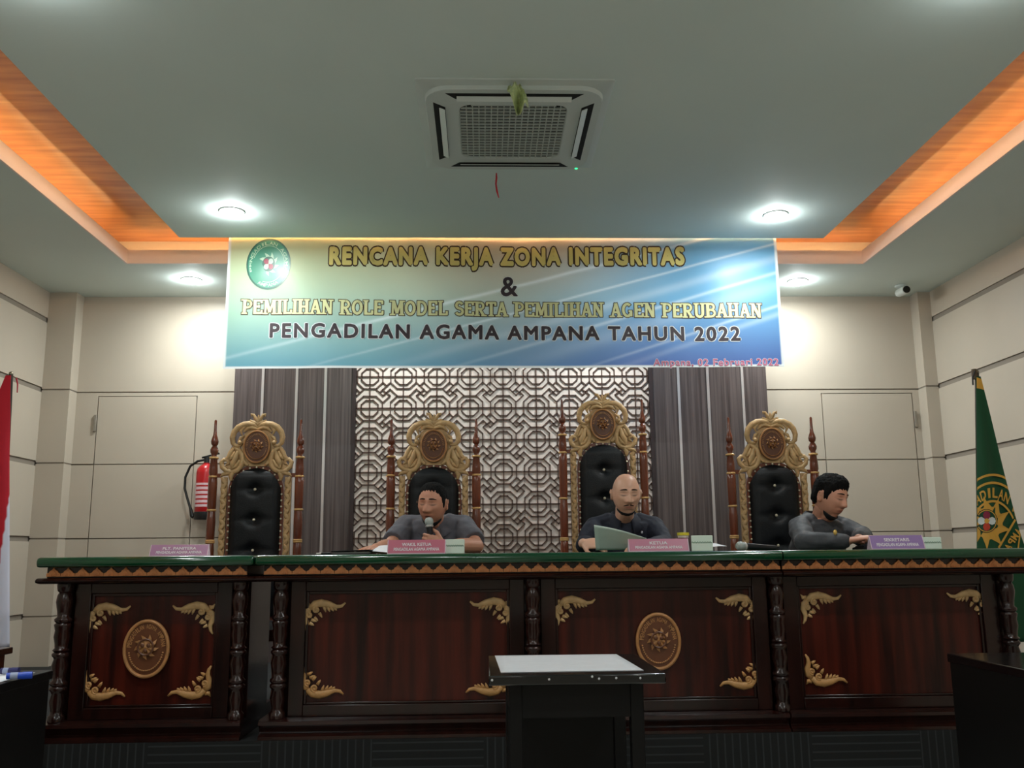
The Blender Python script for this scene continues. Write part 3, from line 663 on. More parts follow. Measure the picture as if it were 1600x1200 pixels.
# stretch the turned profile between base moulding and cornice
COLP = [(r, .4003+(z-.40)*(.611/.64)) for r, z in COLP]
def desk(name, label, X0, X1, cols, panels, oh0, oh1, ends=(0, 0)):
    """one desk unit; body front at Y 4.5; cols: column centres; panels: (x0, x1, corners, medallion)"""
    YF0 = 4.50
    d = empty('judge_desk', ((X0+X1)/2, 4.8, DAIS), label, 'desk', 'desk units of the judges bench')
    # green top with a rounded edge
    x0, x1 = X0-oh0, X1+oh1; y0, y1 = 4.405, 5.16
    prof = [(y1, ZT-.035), (y1, ZT), (y0+.02, ZT), (y0+.006, ZT-.005), (y0, ZT-.016), (y0, ZT-.034), (y0+.006, ZT-.044), (y0+.02, ZT-.046), (y1, ZT-.046)]
    mb = MB(); e0 = .012 if oh0 > .01 else .002; e1 = .012 if oh1 > .01 else .002
    rings = []
    for x, sh in ((x0, .012), (x0+e0*.3, .004), (x0+e0, 0), (x1-e1, 0), (x1-e1*.3, .004), (x1, .012)): rings.append([(x, y+(sh if y < 4.6 else 0), z+(sh*.5 if z < ZT-.03 else -sh*.5)) for y, z in prof])
    mb.loft(rings).build('table_cover', green_m, d, angle=50)
    fx0, fx1 = x0+(.035 if oh0 > .01 else .003), x1-(.035 if oh1 > .01 else .003)
    MB().box(fx0, fx1, 4.452, 5.12, 1.040, 1.0878).build('frieze', wood_d, d, bevel=.002)
    mb = MB(); n = max(1, round((fx1-fx0)/.0655)); wv = (fx1-fx0)/n
    for k in range(n):
        c = fx0+wv*(k+.5); h = wv/2
        mb.prism([(c-h*.98, 1.046), (c+h*.98, 1.046), (c+h*.95, 1.060), (c+h*.62, 1.064), (c+h*.52, 1.071), (c+h*.25, 1.076), (c, 1.086), (c-h*.25, 1.076), (c-h*.52, 1.071), (c-h*.62, 1.064), (c-h*.95, 1.060)], 4.443, 4.4525)
        mb.prism([(c-h*.5, 1.050), (c+h*.5, 1.050), (c+h*.35, 1.062), (c, 1.074), (c-h*.35, 1.062)], 4.439, 4.4435)
        for q in (-.3, 0, .3): mb.tube([(c+q*h, 4.4385, 1.049), (c+q*h*.5, 4.4385, 1.060)], [.0035, .0015], 5)
    mb.build('leaf_carving', frieze_m, d, smooth=False)
    cx0, cx1 = x0-(.002 if oh0 > .01 else -.003), x1+(.002 if oh1 > .01 else -.003)
    MB().loft([[(x, y, z) for y, z in ((5.10, 1.040), (4.445, 1.040), (4.425, 1.034), (4.418, 1.026), (4.425, 1.018), (4.47, 1.012), (5.10, 1.012))] for x in (cx0, cx1)]).build('cornice', wood_d, d, angle=50)
    MB().box(X0+.002, X1-.002, YF0+.05, 4.96, .40, 1.0115).build('carcass', wood_d, d, smooth=False)
    # base: two mouldings and a plinth
    b0, b1 = X0-(.03 if ends[0] else -.002), X1+(.03 if ends[1] else -.002)
    MB().loft([[(x, y, z) for y, z in ((5.08, .3995), (4.46, .3995), (4.435, .392), (4.432, .378), (4.45, .370), (4.46, .345), (4.45, .335), (4.432, .328), (4.43, .3145), (5.08, .3135))] for x in (b0, b1)]).build('plinth', wood_d, d, angle=50)
    for c in cols:
        mb = MB(); mb.lathe(COLP, (c, 4.488, 0), 16); mb.build('turned_column', throne_m if 0 else wood_d, d, angle=60)
    for px0, px1, cor, med in panels:
        mb = MB(); zb, zt = .4005, 1.0115
        mb.box(px0, px0+.07, YF0+.012, YF0+.05, zb, zt); mb.box(px1-.07, px1, YF0+.012, YF0+.05, zb, zt)
        mb.box(px0+.07, px1-.07, YF0+.012, YF0+.05, .965, zt); mb.box(px0+.07, px1-.07, YF0+.008, YF0+.05, zb, .452)
        mb.build('frame', wood_d, d, bevel=.003)
        MB().box(px0+.0705, px1-.0705, YF0+.036, YF0+.0495, .4525, .9645).build('front_panel', wood_m, d, smooth=False)
        mb = MB()
        for xa, xb in ((px0+.0705, px0+.083), (px1-.083, px1-.0705)): mb.box(xa, xb, YF0+.024, YF0+.0358, .4525, .9645)
        mb.box(px0+.083, px1-.083, YF0+.024, YF0+.0358, .952, .9645); mb.box(px0+.083, px1-.083, YF0+.024, YF0+.0358, .4525, .462)
        mb.build('moulding', wood_d, d, bevel=.002)
        for (ox, oz, fx_, fz_, dl) in cor: ornament(d, ox, oz, YF0+.0355, fx_, fz_, dl)
        if med: medallion(d, med[0], med[1], YF0+.020, .107, .133, medal_m, medrel_m)
    return d
desk('left', 'left unit of the judges bench with one carved oval seal between four corner leaves', -1.984, -1.098, (-1.944, -1.135),
     [(-1.905, -1.178, ((-1.852, .912, 1, 1, 0), (-1.262, .912, -1, 1, 0), (-1.852, .492, 1, -1, 1), (-1.262, .492, -1, -1, 1)), (-1.567, .712))], .07, .035, (1, 0))
desk('centre', 'long centre unit of the judges bench with two panels behind the small black table', -.988, 1.412, (-.946, .234, 1.395),
     [(-.905, .195, ((-.848, .916, 1, 1, 0), (.135, .916, -1, 1, 0), (-.848, .488, 1, -1, 1), (.115, .488, -1, -1, 1)), None),
      (.273, 1.358, ((.338, .920, 1, 1, 0), (1.312, .920, -1, 1, 0), (.338, .496, 1, -1, 1), (1.312, .500, -1, -1, 1)), (.829, .716))], .068, 0, (1, 0))
desk('right', 'right unit of the judges bench with corner leaves and no seal, beside the green flag', 1.4145, 2.562, (2.512,),
     [(1.436, 2.473, ((1.526, .926, 1, 1, 0), (2.438, .930, -1, 1, 0), (1.526, .508, 1, -1, 1), (2.438, .512, -1, -1, 1)), None)], 0, .08, (0, 1))
# ================================================================== THRONES
POST = [(.026, .0), (.026, .30), (.020, .31), (.024, .33), (.024, .52), (.020, .53), (.029, .55), (.029, .565), (.022, .575), (.031, .60), (.033, .66), (.026, .70), (.022, .72), (.026, .74), (.027, .86), (.024, .90), (.021, .905), (.026, .93), (.028, 1.03), (.024, 1.09), (.021, 1.10), (.027, 1.115), (.028, 1.27), (.026, 1.30), (.021, 1.305), (.027, 1.33), (.026, 1.36), (.020, 1.42), (.024, 1.425), (.017, 1.435), (.016, 1.44), (.024, 1.455), (.026, 1.472), (.018, 1.49), (.013, 1.497), (.021, 1.508), (.024, 1.525), (.019, 1.545), (.012, 1.565), (.009, 1.60), (.008, 1.655), (.003, 1.662)]
RINGS = [.57, .725, .905, .915, 1.10, 1.305, 1.422]
def crest_mb():
    """gilded carved crest; origin at the centre of the seal, +Z up, front to -Y"""
    mb = MB(); q = 1/2480.0       # crest-zoom pixels to metres
    P = lambda x, y, d=0: V(((x-645)*q, -.012-d, (610-y)*q))
    def st(pts, rad, d=0, sq=.7, both=True):
        for s in ((1, -1) if both else (1,)):
            pp = [P(x, y, d) for x, y in pts]
            if s < 0: pp = [V((-p.x, p.y, p.z)) for p in pp]
            mb.tube(pp, [r*q*1.28 for r in rad], 8, up=(0, -1, 0), squash=sq, round_ends=True)
    # heart shaped outer C-scrolls ending in a volute
    st([(652, 308), (690, 268), (770, 250), (860, 262), (945, 305), (1005, 375), (1030, 460), (1018, 545), (975, 592), (915, 588), (880, 550), (900, 515), (935, 528)], [20, 30, 36, 38, 38, 36, 34, 30, 26, 22, 18, 14, 10])
    st([(660, 330), (730, 305), (800, 320), (850, 370)], [16, 24, 24, 14], .004)
    st([(850, 300), (905, 360), (880, 420)], [18, 22, 10], .004)
    st([(860, 440), (900, 470), (925, 515)], [12, 22, 14], .004)
    for s in (1, -1):
        p = P(908, 545, .010); mb.ell((s*p.x, p.y, p.z), (34*q, .010, 34*q), nu=10, nv=6)
    # lower shoulder scrolls
    st([(1000, 612), (930, 650), (880, 720), (860, 810), (880, 900), (930, 965), (1010, 995), (1100, 975), (1165, 915), (1180, 845), (1140, 800), (1085, 815), (1075, 865), (1105, 880)], [16, 30, 34, 34, 34, 34, 32, 30, 30, 28, 24, 20, 16, 10])
    st([(1010, 630), (1050, 700), (1075, 770), (1140, 815)], [22, 28, 28, 18])
    st([(940, 690), (960, 780), (1000, 860), (1010, 930)], [20, 34, 34, 16], .006)
    st([(985, 690), (1010, 760), (1050, 800)], [16, 26, 10], .004)
    st([(905, 820), (950, 900), (1000, 940)], [12, 22, 10], .008)
    st([(1000, 990), (1080, 1010), (1150, 1030), (1185, 1060)], [26, 30, 22, 6])
    st([(1000, 1000), (1030, 1060), (1020, 1110)], [30, 30, 20])
    st([(790, 880), (830, 840), (850, 770)], [22, 24, 10])
    # finial
    st([(650, 250), (700, 230), (765, 195)], [26, 24, 10])
    st([(660, 215), (690, 160), (720, 110), (755, 100), (750, 130)], [22, 22, 18, 14, 8])
    mb.tube([P(650, 270), P(650, 200), P(650, 120)], [30*q, 26*q, 12*q], 8, up=(0, -1, 0), squash=.7, round_ends=True)
    # solid boards behind the carving
    arch = [P(x, y) for x, y in ((430, 905), (860, 905), (880, 700), (900, 560), (850, 400), (760, 320), (645, 300), (530, 320), (440, 400), (390, 560), (410, 700))]
    mb.prism([(p.x, p.z) for p in arch], -.006, .012)
    for s in (1, -1):
        sh = [(860, 720), (880, 905), (960, 985), (1060, 985), (1130, 900), (1060, 800), (1010, 660), (930, 640)]
        pp = [P(x, y) for x, y in sh]; pl = [(s*p.x, p.z) for p in pp]
        mb.prism(pl if s > 0 else pl[::-1], -.006, .012)
    return mb
def throne(X, Y, ext, label, nm_ang=0):
    """carved high-back chair; local origin on the dais under the back, front to -Y; ext lengthens the back"""
    e = empty('throne_chair', (0, 0, 0), label, 'chair', 'carved thrones along the bench')
    ES = lambda z: z if z < .95 else (z+ext*(min(z, 1.30)-.95)/.35)
    for s in (-1, 1):
        p = MB().lathe([(r, ES(z)) for r, z in POST], (s*.2655, 0, 0), 14).build('back_post', throne_m, e, angle=55)
        for rz in RINGS: MB().lathe([(.0235, -.007), (.0285, -.004), (.0295, 0), (.0285, .004), (.0235, .007)], (s*.2655, 0, ES(rz)), 14, cap=False).build('gilt_ring', ring_m, p)
    top = ES(1.358)                     # top of the padded arch
    def arch_poly(hw, zb, zt, n=14): return [(-hw, zb), (hw, zb)]+[(hw*math.cos(PI*k/n), zt-hw*1.0+hw*1.0*math.sin(PI*k/n)) for k in range(n+1)]
    MB().prism(arch_poly(.172, .40, top+.022), .0, .03).build('back_board', throne_m, e, smooth=False)
    # padded leather with tufting buttons
    btn = [ES(1.225), ES(1.225)-.185, ES(1.225)-.37]
    if ext > .1: btn.append(ES(1.225)-.555)
    nx, nz = 25, 61; zb = .46; hw = .155
    rows = []
    for j in range(nz):
        v = j/(nz-1); z = zb+(top-zb)*v; zc = top-hw*1.0
        h = hw if z < zc else hw*math.sqrt(max(0, 1-((z-zc)/(hw*1.0))**2))
        h = max(h, .012); r = []
        for i in range(nx):
            u = -1+2*i/(nx-1); x = u*h
            ed = min(1, (1-abs(x)/hw)*4, (top-z)/.05+.0 if z > zc else 1, (z-zb)/.04)
            dpt = .042*math.sqrt(max(0, min(1, ed)))*(.9+.1*math.cos(u*PI/2))
            for b in btn:
                dpt -= .026*math.exp(-((x/.035)**2+((z-b)/.032)**2)); dpt -= .006*math.exp(-((z-b-x*0)/.016)**2)*math.exp(-(x/.11)**2)
            r.append((x, -.001-max(dpt, .001), z))
        rows.append(r)
    pad = MB().grid(rows).build('leather_pad', leather_m, e, angle=80)
    for b in btn: MB().ell((0, -.022, b), (.0095, .007, .0095), nu=10, nv=6).build('button', stud_m, pad)
    # nail heads round the pad: separate small domes sharing one mesh
    nm = MB().ell((0, 0, 0), (.0064, .005, .0064), nu=8, nv=5).mesh('nail_head', stud_m)
    pts = []; zc = top-hw; z = zb+.36
    while z < zc: pts += [(-hw*1.03, z), (hw*1.03, z)]; z += .0375
    for k in range(1, 12): a = PI*k/12; pts.append((hw*1.03*math.cos(a), zc+hw*1.03*math.sin(a)))
    for x, z in pts:
        n_ = bpy.data.objects.new('nail_head', nm); C.collection.objects.link(n_); setparent(n_, e); n_.location = (x, -.004, z)
    # gilded braided side rails
    for s in (-1, 1):
        mb = MB(); z = .42; n = 0; zt = top-.055
        mb.box(s*.196-.018, s*.196+.018, -.004, .02, .42, zt)
        while z < zt-.02:
            d = V((s*.6*(1 if n % 2 else -1), 0, 1)).normalized(); c = V((s*.196, -.008, z+.02)); mb.tube([c-d*.03, c, c+d*.03], [.006, .0155, .006], 8, up=(0, -1, 0), squash=.7); z += .031; n += 1
        mb.build('braided_rail', gold_m, e)
        MB().box(s*.196+s*.012, s*.2655, -.010, .012, ES(1.30), ES(1.325)).build('back_rail', throne_m, e)
    cz = ES(1.372)+.116
    cr = crest_mb().xform(M.Translation((0, 0, cz))).build('carved_crest', gold_m, e, angle=60)
    medallion(cr, 0, cz+.0, -.024, .083, .104, medal_m, medrel_m, letters=False, name='seal')
    # seat, arms, legs
    MB().loft([[(x, y, z) for x, y in ((-.245, -.02), (-.275, -.52), (.275, -.52), (.245, -.02))] for z in (.36, .42)]).build('seat_frame', throne_m, e, smooth=False)
    rows = []
    for j in range(9):
        v = j/8; hwid = .24+.03*v; rows.append([((i/8*2-1)*hwid, -.03-.47*v, .421+.035*(1-abs(i/8*2-1)**4)*(1-abs(v*2-1)**4)) for i in range(9)])
    MB().grid(rows).build('seat_cushion', leather_m, e)
    for s in (-1, 1):
        MB().tube([(s*.262, -.02, .66), (s*.275, -.2, .67), (s*.28, -.40, .665), (s*.28, -.47, .65), (s*.28, -.50, .62)], [.018, .022, .026, .03, .02], 8).build('armrest', throne_m, e)
        MB().lathe([(.026, 0), (.03, .05), (.02, .12), (.03, .26), (.024, .34), (.024, .42), (.02, .48), (.026, .56), (.018, .64)], (s*.262, -.47, 0), 12).build('leg', throne_m, e)
    e.location = (X, Y, DAIS); e.rotation_euler = (0, 0, nm_ang)
    return e
t1 = throne(-1.400, 5.80, 0, 'empty carved throne at the far left in front of the fire extinguisher')
t2 = copy_tree(t1); t2.location = (-.305, 5.80, DAIS); t2['label'] = 'carved throne behind the man speaking into the microphone'
t3 = throne(.792, 6.06, .165, 'tallest carved throne, behind the bald man reading a paper')
t4 = copy_tree(t1); t4.location = (1.828, 5.80, DAIS); t4['label'] = 'carved throne at the far right behind the man who is typing'
#@@PART3
# ================================================================== PEOPLE
def sm(a, b, x): t = max(0, min(1, (x-a)/(b-a))); return t*t*(3-2*t)
def gs(x, s): return math.exp(-(x/s)**2)
def head_base(u, v):
    """smooth skull; u azimuth from the face (0) towards +X, v elevation"""
    cu, su, cv, sv = math.cos(u), math.sin(u), math.cos(v), math.sin(v)
    c2 = cv**(.80 if sv > 0 else 1.0); x, y, z = .079*c2*su, -.098*c2*cu, .118*sv
    if z < 0:
        t = sm(0, .11, -z); x *= 1-.23*t
        if y > 0: y *= 1-.45*sm(.02, .11, -z)
        else: y *= 1-.06*t
        # square the jaw a little
        k = (abs(su)*abs(cu)*2)**2; x *= 1+.10*k*sm(.02, .07, -z)*(1-sm(.085, .118, -z)); 
    else:
        y *= 1+.04*sm(0, .08, z)*(1 if y > 0 else 0)
    if y < -.088: y = -.088-(y+.088)*-.5 if False else -.088+(y+.088)*.45
    return V((x, y, z))
def head_pt(u, v, sp):
    p = head_base(u, v); x, y, z = p
    if y < .01:
        fw = sm(.01, -.05, y)
        d = 0
        zz = z
        # brow, sockets, lids, nose, cheeks, lips, chin
        d += .0045*gs(zz-.030, .010)*sm(.064, .03, abs(x))
        e = gs(abs(x)-.031, .017)*gs(zz-.010, .012); d -= .011*e
        d += .0075*gs(abs(x)-.031, .0125)*gs(zz-.007, .0085)
        nz = sm(.026, -.026, zz)*sm(-.046, -.034, zz)
        d += (.006+.018*nz)*gs(x, .0090+.008*nz)*sm(.036, .016, zz)*sm(-.046, -.036, zz)
        d += .0100*gs(abs(x)-.0160, .0075)*gs(zz+.031, .0075)
        d += .004*gs(abs(x)-.045, .016)*gs(zz+.018, .016)
        d -= .003*gs(abs(x)-.030, .008)*gs(zz+.046, .016)
        d += .0065*gs(x, .024)*gs(zz+.0575, .0052)
        d += .0070*gs(x, .020)*gs(zz+.0705, .0062)
        d -= (.004+sp.get('mouth', 0))*gs(x, .019)*gs(zz+.0640, .0030+sp.get('mouth', 0)*.35)
        d -= .0035*gs(x, .03)*gs(zz+.083, .006)
        d += .006*gs(x, .024)*gs(zz+.099, .012)
        p = p+V((0, -d*fw, 0))
    return p
def rot_head(yaw, pitch, roll): return M.Rotation(math.radians(yaw), 3, 'Z') @ M.Rotation(math.radians(pitch), 3, 'X') @ M.Rotation(math.radians(roll), 3, 'Y')
def add_head(mb, T, sp):
    b = len(mb.v); rows = []; NU, NV = 72, 56
    for j in range(NV+1):
        v = -PI/2+PI*j/NV; v = max(-PI/2+.02, min(PI/2-.02, v)); rows.append([head_pt(2*PI*i/NU-PI, v, sp) for i in range(NU)])
    mb.loft(rows)
    for s in (1, -1):           # ears
        R = M.Rotation(s*math.radians(24), 3, 'Z')
        mb.ell((s*.080, .012, -.002), (.0075, .019, .031), R)
        pts = []
        for k in range(9):
            a = -1.9+k*.52; pts.append(V((s*.087, .014, .0))+R@V((0, .016*math.cos(a+.6), .027*math.sin(a+.6)+.002)))
        mb.tube(pts, [.004]*9, 6, round_ends=True)
    mb.xform(T, b)
def dirs(f, n, side):
    f = V(f).normalized(); n = V(n); n = (n-f*n.dot(f)).normalized(); return f, n, f.cross(n)*side
def add_hand(mb, W, f, n, side, curl=(.35, .45, .35), thumb=.5, spread=.05, only=None):
    """W wrist, f forward, n palm normal; side +1/-1 puts the thumb on either edge"""
    W = V(W); f, n, s = dirs(f, n, side)
    rings = []
    for t, wd, th in ((-.012, .026, .021), (.0, .027, .020), (.02, .033, .019), (.045, .040, .018), (.070, .042, .016), (.086, .040, .013), (.092, .033, .009)):
        c = W+f*t; rings.append([c+s*wd*math.cos(2*PI*k/12)+n*th*math.sin(2*PI*k/12) for k in range(12)])
    mb.loft(rings)
    for i, (off, L, r) in enumerate(((.031, .92, .0092), (.0105, 1.05, .0095), (-.0105, .98, .0092), (-.0305, .78, .0082))):
        c0 = W+f*.078+s*off; th = 0; pts = [c0]; c = c0+f*.012; pts.append(c)
        sp = spread*(1-i)*1.1
        for k, l in enumerate((.036, .024, .018)):
            th += curl[k]*(1+.08*i); d = (f*math.cos(th)+n*math.sin(th)+s*sp*math.cos(th)).normalized(); c = c+d*l*L; pts.append(c)
        mb.tube(pts, [r*1.05, r*1.08, r, r*.93, r*.78], 8, round_ends=True)
    c0 = W+f*.018+s*.024; d1 = (f*.62+s*.78+n*.15).normalized(); c1 = c0+d1*.042
    d2 = (f*.86+s*.35+n*thumb).normalized(); c2 = c1+d2*.030; d3 = (f*.85+s*.05+n*thumb*1.5).normalized(); c3 = c2+d3*.022
    mb.tube([c0-d1*.01, c0, c1, c2, c3], [.013, .014, .0115, .0105, .0085], 8, round_ends=True)
def add_limb(mb, a, b, ra, rb, mid=None):
    a, b = V(a), V(b); pts = [a+(b-a)*t for t in (0, .25, .5, .75, 1)]
    r = [ra, ra+(rb-ra)*.15+(.004 if mid else 0), ra+(rb-ra)*.45+(mid or 0), ra+(rb-ra)*.8, rb]
    mb.tube(pts, r, 14, round_ends=True)
def torso(mb, J, g, top=True):
    sL, sR = J['sh'][0], J['sh'][1]; ax = (sR-sL).normalized()
    P, N = J['hip'], J['neck']; ms = (sL+sR)/2
    hw = (sR-sL).length/2
    secs = [(P+V((0, .01, -.10)), .150, .115), (P, .168, .125), (P.lerp(ms, .30), .158, .118), (P.lerp(ms, .55), .166, .122), (P.lerp(ms, .78), hw+.012, .118), (P.lerp(ms, .93), hw+.012, .100), (ms+V((0, .0, .026)), hw-.015, .080), (ms+V((0, 0, .046)), hw*.60, .062)]
    fwd = ax.cross(V((0, 0, 1))).normalized(); rings = []
    for c, rx, ry in secs: rings.append([c+ax*(rx+g)*math.cos(2*PI*k/24)*(1)+fwd*(ry+g)*math.sin(2*PI*k/24) for k in range(24)])
    mb.loft(rings)
    # shoulder slopes
    for s, q in ((sL, -1), (sR, 1)):
        mb.tube([N+ax*q*.035+V((0, .012, -.022)), N.lerp(s, .5)+V((0, .004, .010)), s+V((0, 0, .004))], [.040+g, .048+g, .050+g], 12, round_ends=True)
        mb.ell(s, (.054+g,)*3, nu=14, nv=10)
def person(label, J, skin, hd, sp, shirt_m, sleeve, hands, sexhair='short', voxel=.0042, trouser=None, hair_fn=None, brow=True, mustache=False, lip=None):
    Hc, R = hd; T = M.Translation(Hc) @ R.to_4x4()
    mb = MB(); add_head(mb, T, sp)
    nk0 = J['neck']+V((0, .005, -.03)); nk1 = T @ V((0, .028, -.055))
    mb.tube([nk0, nk0.lerp(nk1, .5), nk1], [.060, .054, .054], 16, round_ends=True)
    mb.tube([nk0.lerp(nk1, .3), T @ V((0, -.02, -.085))], [.045, .04], 12, round_ends=True)
    torso(mb, J, 0)
    for k in (0, 1):
        add_limb(mb, J['sh'][k], J['el'][k], .050, .040, .004); mb.ell(J['el'][k], (.040,)*3); add_limb(mb, J['el'][k], J['wr'][k], .040, .027, .004)
        W, f, n, sd, cu, th = hands[k]; add_hand(mb, W, f, n, sd, cu, th)
        hp = J['hip']+V(((-.085, .085)[k], -.02, -.02)); kn = J['kn'][k]; an = J['an'][k]
        add_limb(mb, hp, kn, .082, .056); add_limb(mb, kn, an, .054, .036, .006)
        mb.tube([an+V((0, .03, -.035)), an+V((0, -.06, -.04)), an+V((0, -.15, -.045))], [.033, .038, .028], 10, round_ends=True)
    me = remeshed(mb, voxel, 3, .45); me.name = 'person'
    Ti = T.inverted(); me.materials.append(skin[1]); ca = me.color_attributes.new('col', 'FLOAT_COLOR', 'POINT')
    base = skin[0]; lipc = lip or tuple(c*f for c, f in zip(base, (.62, .42, .42))); dk = tuple(c*.12 for c in base)
    ca.data.foreach_set('color', [*base, 1.0]*len(me.vertices))
    for i, v in enumerate(me.vertices):
        if v.co.z < Hc.z-.2: continue
        q = Ti @ v.co; c = base
        if q.length < .16 and q.y < -.03:
            ax_ = abs(q.x)
            l = gs(q.x, .022)*gs(q.z+.064, .0095); 
            if l > .02: c = mixc(c, lipc, min(1, l*1.25))
            if sp.get('mouth') and gs(q.x, .017)*gs(q.z+.064, .0042) > .45: c = mixc(c, (.02, .008, .008), .9)
            ez = .0025+.0025*((ax_-.030)/.016)**2
            e = gs(ax_-.031, .0155)*gs(q.z-ez, .0036)
            if e > .05: c = mixc(c, dk, min(1, e*1.3))
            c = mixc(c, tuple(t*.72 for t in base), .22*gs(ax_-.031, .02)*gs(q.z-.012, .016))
            if sp.get('stubble'): c = mixc(c, tuple(t*.55 for t in base), sp['stubble']*gs(q.x, .05)*sm(-.045, -.075, q.z))
        if sp.get('shaved') and q.length < .16:
            t = sm(-.03, .0, q.y)*sm(-.06, -.02, q.z)*sm(.085, .03, q.z)*sp['shaved']; c = mixc(c, tuple(t_*.5 for t_ in base), t)
        ca.data[i].color = (*c, 1)
    body = link_mesh('person', me); tag(body, label, 'person')
    # ---- shirt
    mb = MB(); torso(mb, J, .013)
    for k in (0, 1):
        S, E, Wr = J['sh'][k], J['el'][k], J['wr'][k]
        if sleeve[k] > 1:
            add_limb(mb, S, E, .066, .056, .003); mb.ell(E, (.058,)*3); e = E.lerp(Wr, sleeve[k]-1); add_limb(mb, E, e, .056, .043)
        else: mb.tube([S, S.lerp(E, sleeve[k]*.5), S.lerp(E, sleeve[k])], [.068, .066, .066], 16)
    # wrinkles
    me2 = remeshed(mb, .0065, 4, .5); me2.name = 'shirt'; me2.materials.append(shirt_m)
    nrm = [v.normal.copy() for v in me2.vertices]; flat = []
    for v, n0 in zip(me2.vertices, nrm):
        q = v.co; n_ = noise.noise(V((q.x*12, q.y*12, q.z*24)))+.5*noise.noise(q*30)
        flat += list(q+n0*.006*n_)
    me2.vertices.foreach_set('co', flat); me2.update()
    sh = link_mesh('shirt', me2, body)
    # collar: two leaves round the neck
    ax = (J['sh'][1]-J['sh'][0]).normalized(); fw = ax.cross(V((0, 0, 1))).normalized()
    if fw.y > 0: fw = -fw
    cN = J['neck']+V((0, -.002, .030)); rows = []
    for j, (ro, zo) in enumerate(((.074, -.030), (.067, .010), (.070, .036), (.090, .016), (.118, -.020))):
        r = []
        for i in range(29):
            a = math.radians(-162+324*i/28); fr = .5+.5*math.cos(a)   # a=0 at the back
            fr = 1-fr                                                  # 1 at the front
            rr = ro+(.010*fr if j > 2 else 0); z = zo-.044*fr**1.5-((.020 if j == 3 else .050)*fr**5 if j > 2 else 0)
            r.append(cN-fw*(math.cos(a)*rr*.95)+ax*math.sin(a)*rr+V((0, 0, z)))
        rows.append(r)
    co = MB().grid(rows).build('collar', shirt_m, sh, angle=60); sd_ = co.modifiers.new('t', 'SOLIDIFY'); sd_.thickness = .003
    rows = []
    for j in range(9):
        r = []
        for i in range(25):
            u = -1.45+2.9*i/24; vt = -.98+.34*(abs(u)/1.45)**2; vb = -1.50+.62*(abs(u)/1.45)**3; v = vb+(vt-vb)*j/8
            q = head_pt(u, v, {}); n0 = V((q.x/.078**2, q.y/.098**2, q.z/.118**2)).normalized(); r.append(q+n0*(.0055+.003*math.sin(PI*j/8)))
        rows.append(r)
    mb = MB().grid(rows); mb.xform(T); mk_ = mb.build('face_mask', mat('black_cloth', rgb(16, 15, 16), .9), body); mk_['label'] = 'black cloth mask pulled down under the chin'; s_ = mk_.modifiers.new('t', 'SOLIDIFY'); s_.thickness = .003; s_.offset = 1
    # ---- trousers, shoes
    mb = MB()
    for k in (0, 1):
        hp = J['hip']+V(((-.085, .085)[k], -.02, -.02)); add_limb(mb, hp, J['kn'][k], .094, .068); add_limb(mb, J['kn'][k], J['an'][k]+V((0, 0, -.01)), .068, .052)
    rings = [[J['hip']+V((rx*math.cos(2*PI*k/20), .01+ry*math.sin(2*PI*k/20), z)) for k in range(20)] for z, rx, ry in ((-.095, .16, .13), (-.04, .184, .145), (.03, .186, .142))]; mb.loft(rings)
    me3 = remeshed(mb, .010, 3); me3.materials.append(trouser); me3.name = 'trousers'; link_mesh('trousers', me3, body)
    for k in (0, 1):
        a = J['an'][k]; MB().tube([a+V((0, .045, -.042)), a+V((0, -.05, -.045)), a+V((0, -.13, -.052)), a+V((0, -.18, -.056))], [.038, .044, .044, .028], 12, squash=.9, round_ends=True).build('shoe', rubber_m, body)
    # ---- hair, brows
    if hair_fn:
        rows = []; NU, NV = 80, 44; rnd = random.Random(3)
        inner = []; outer = []; mask = []
        for j in range(NV+1):
            v = -.75+(PI/2-.02+.75)*j/NV; ri = []; ro = []; mk = []
            for i in range(NU):
                u = 2*PI*i/NU-PI; p = head_base(u, v); t = hair_fn(u, v, p)
                n = V((p.x/.078**2, p.y/.098**2, p.z/.118**2)).normalized()
                ri.append(p-n*.004); ro.append(p+n*max(t, -.002)*(1+.25*noise.noise(p*90)+.18*noise.noise(p*200))); mk.append(t)
            inner.append(ri); outer.append(ro); mask.append(mk)
        mb = MB(); b = 0
        for r in outer: mb.v += r
        for r in inner: mb.v += r
        off = (NV+1)*NU
        keep = lambda j, i: mask[j][i % NU] > 0 or mask[j+1][i % NU] > 0 or mask[j][(i+1) % NU] > 0 or mask[j+1][(i+1) % NU] > 0
        for j in range(NV):
            for i in range(NU):
                if keep(j, i):
                    k = (i+1) % NU; q = [j*NU+i, j*NU+k, (j+1)*NU+k, (j+1)*NU+i]; mb.f.append(q); mb.m.append(0)
        mb.f.append([NV*NU+i for i in range(NU)]); mb.m.append(0)
        mb.v = mb.v[:off]
        mb.xform(T); h = mb.build('hair', hair_m, body, angle=180); s_ = h.modifiers.new('t', 'SOLIDIFY'); s_.thickness = .006; s_.offset = -1
    if brow:
        for s in (1, -1):
            mb = MB(); pts = []
            for t in range(6):
                x = .012+.0076*t; z = .0345+.0026*math.sin(t/5*PI)-.0006*t
                u = math.asin(min(1, x/.080)); q = min((head_pt(uu*.02, math.asin(max(-1, min(1, z/.118))), sp) for uu in range(0, 60)), key=lambda p: abs(p.x-x)); pts.append(V((s*x, q.y-.0005, z)))
            mb.tube(pts, [.0024, .0038, .004, .0036, .0028, .0014], 6, up=(0, -1, 0), squash=.5); mb.xform(T); mb.build('eyebrow', hair_m, body)
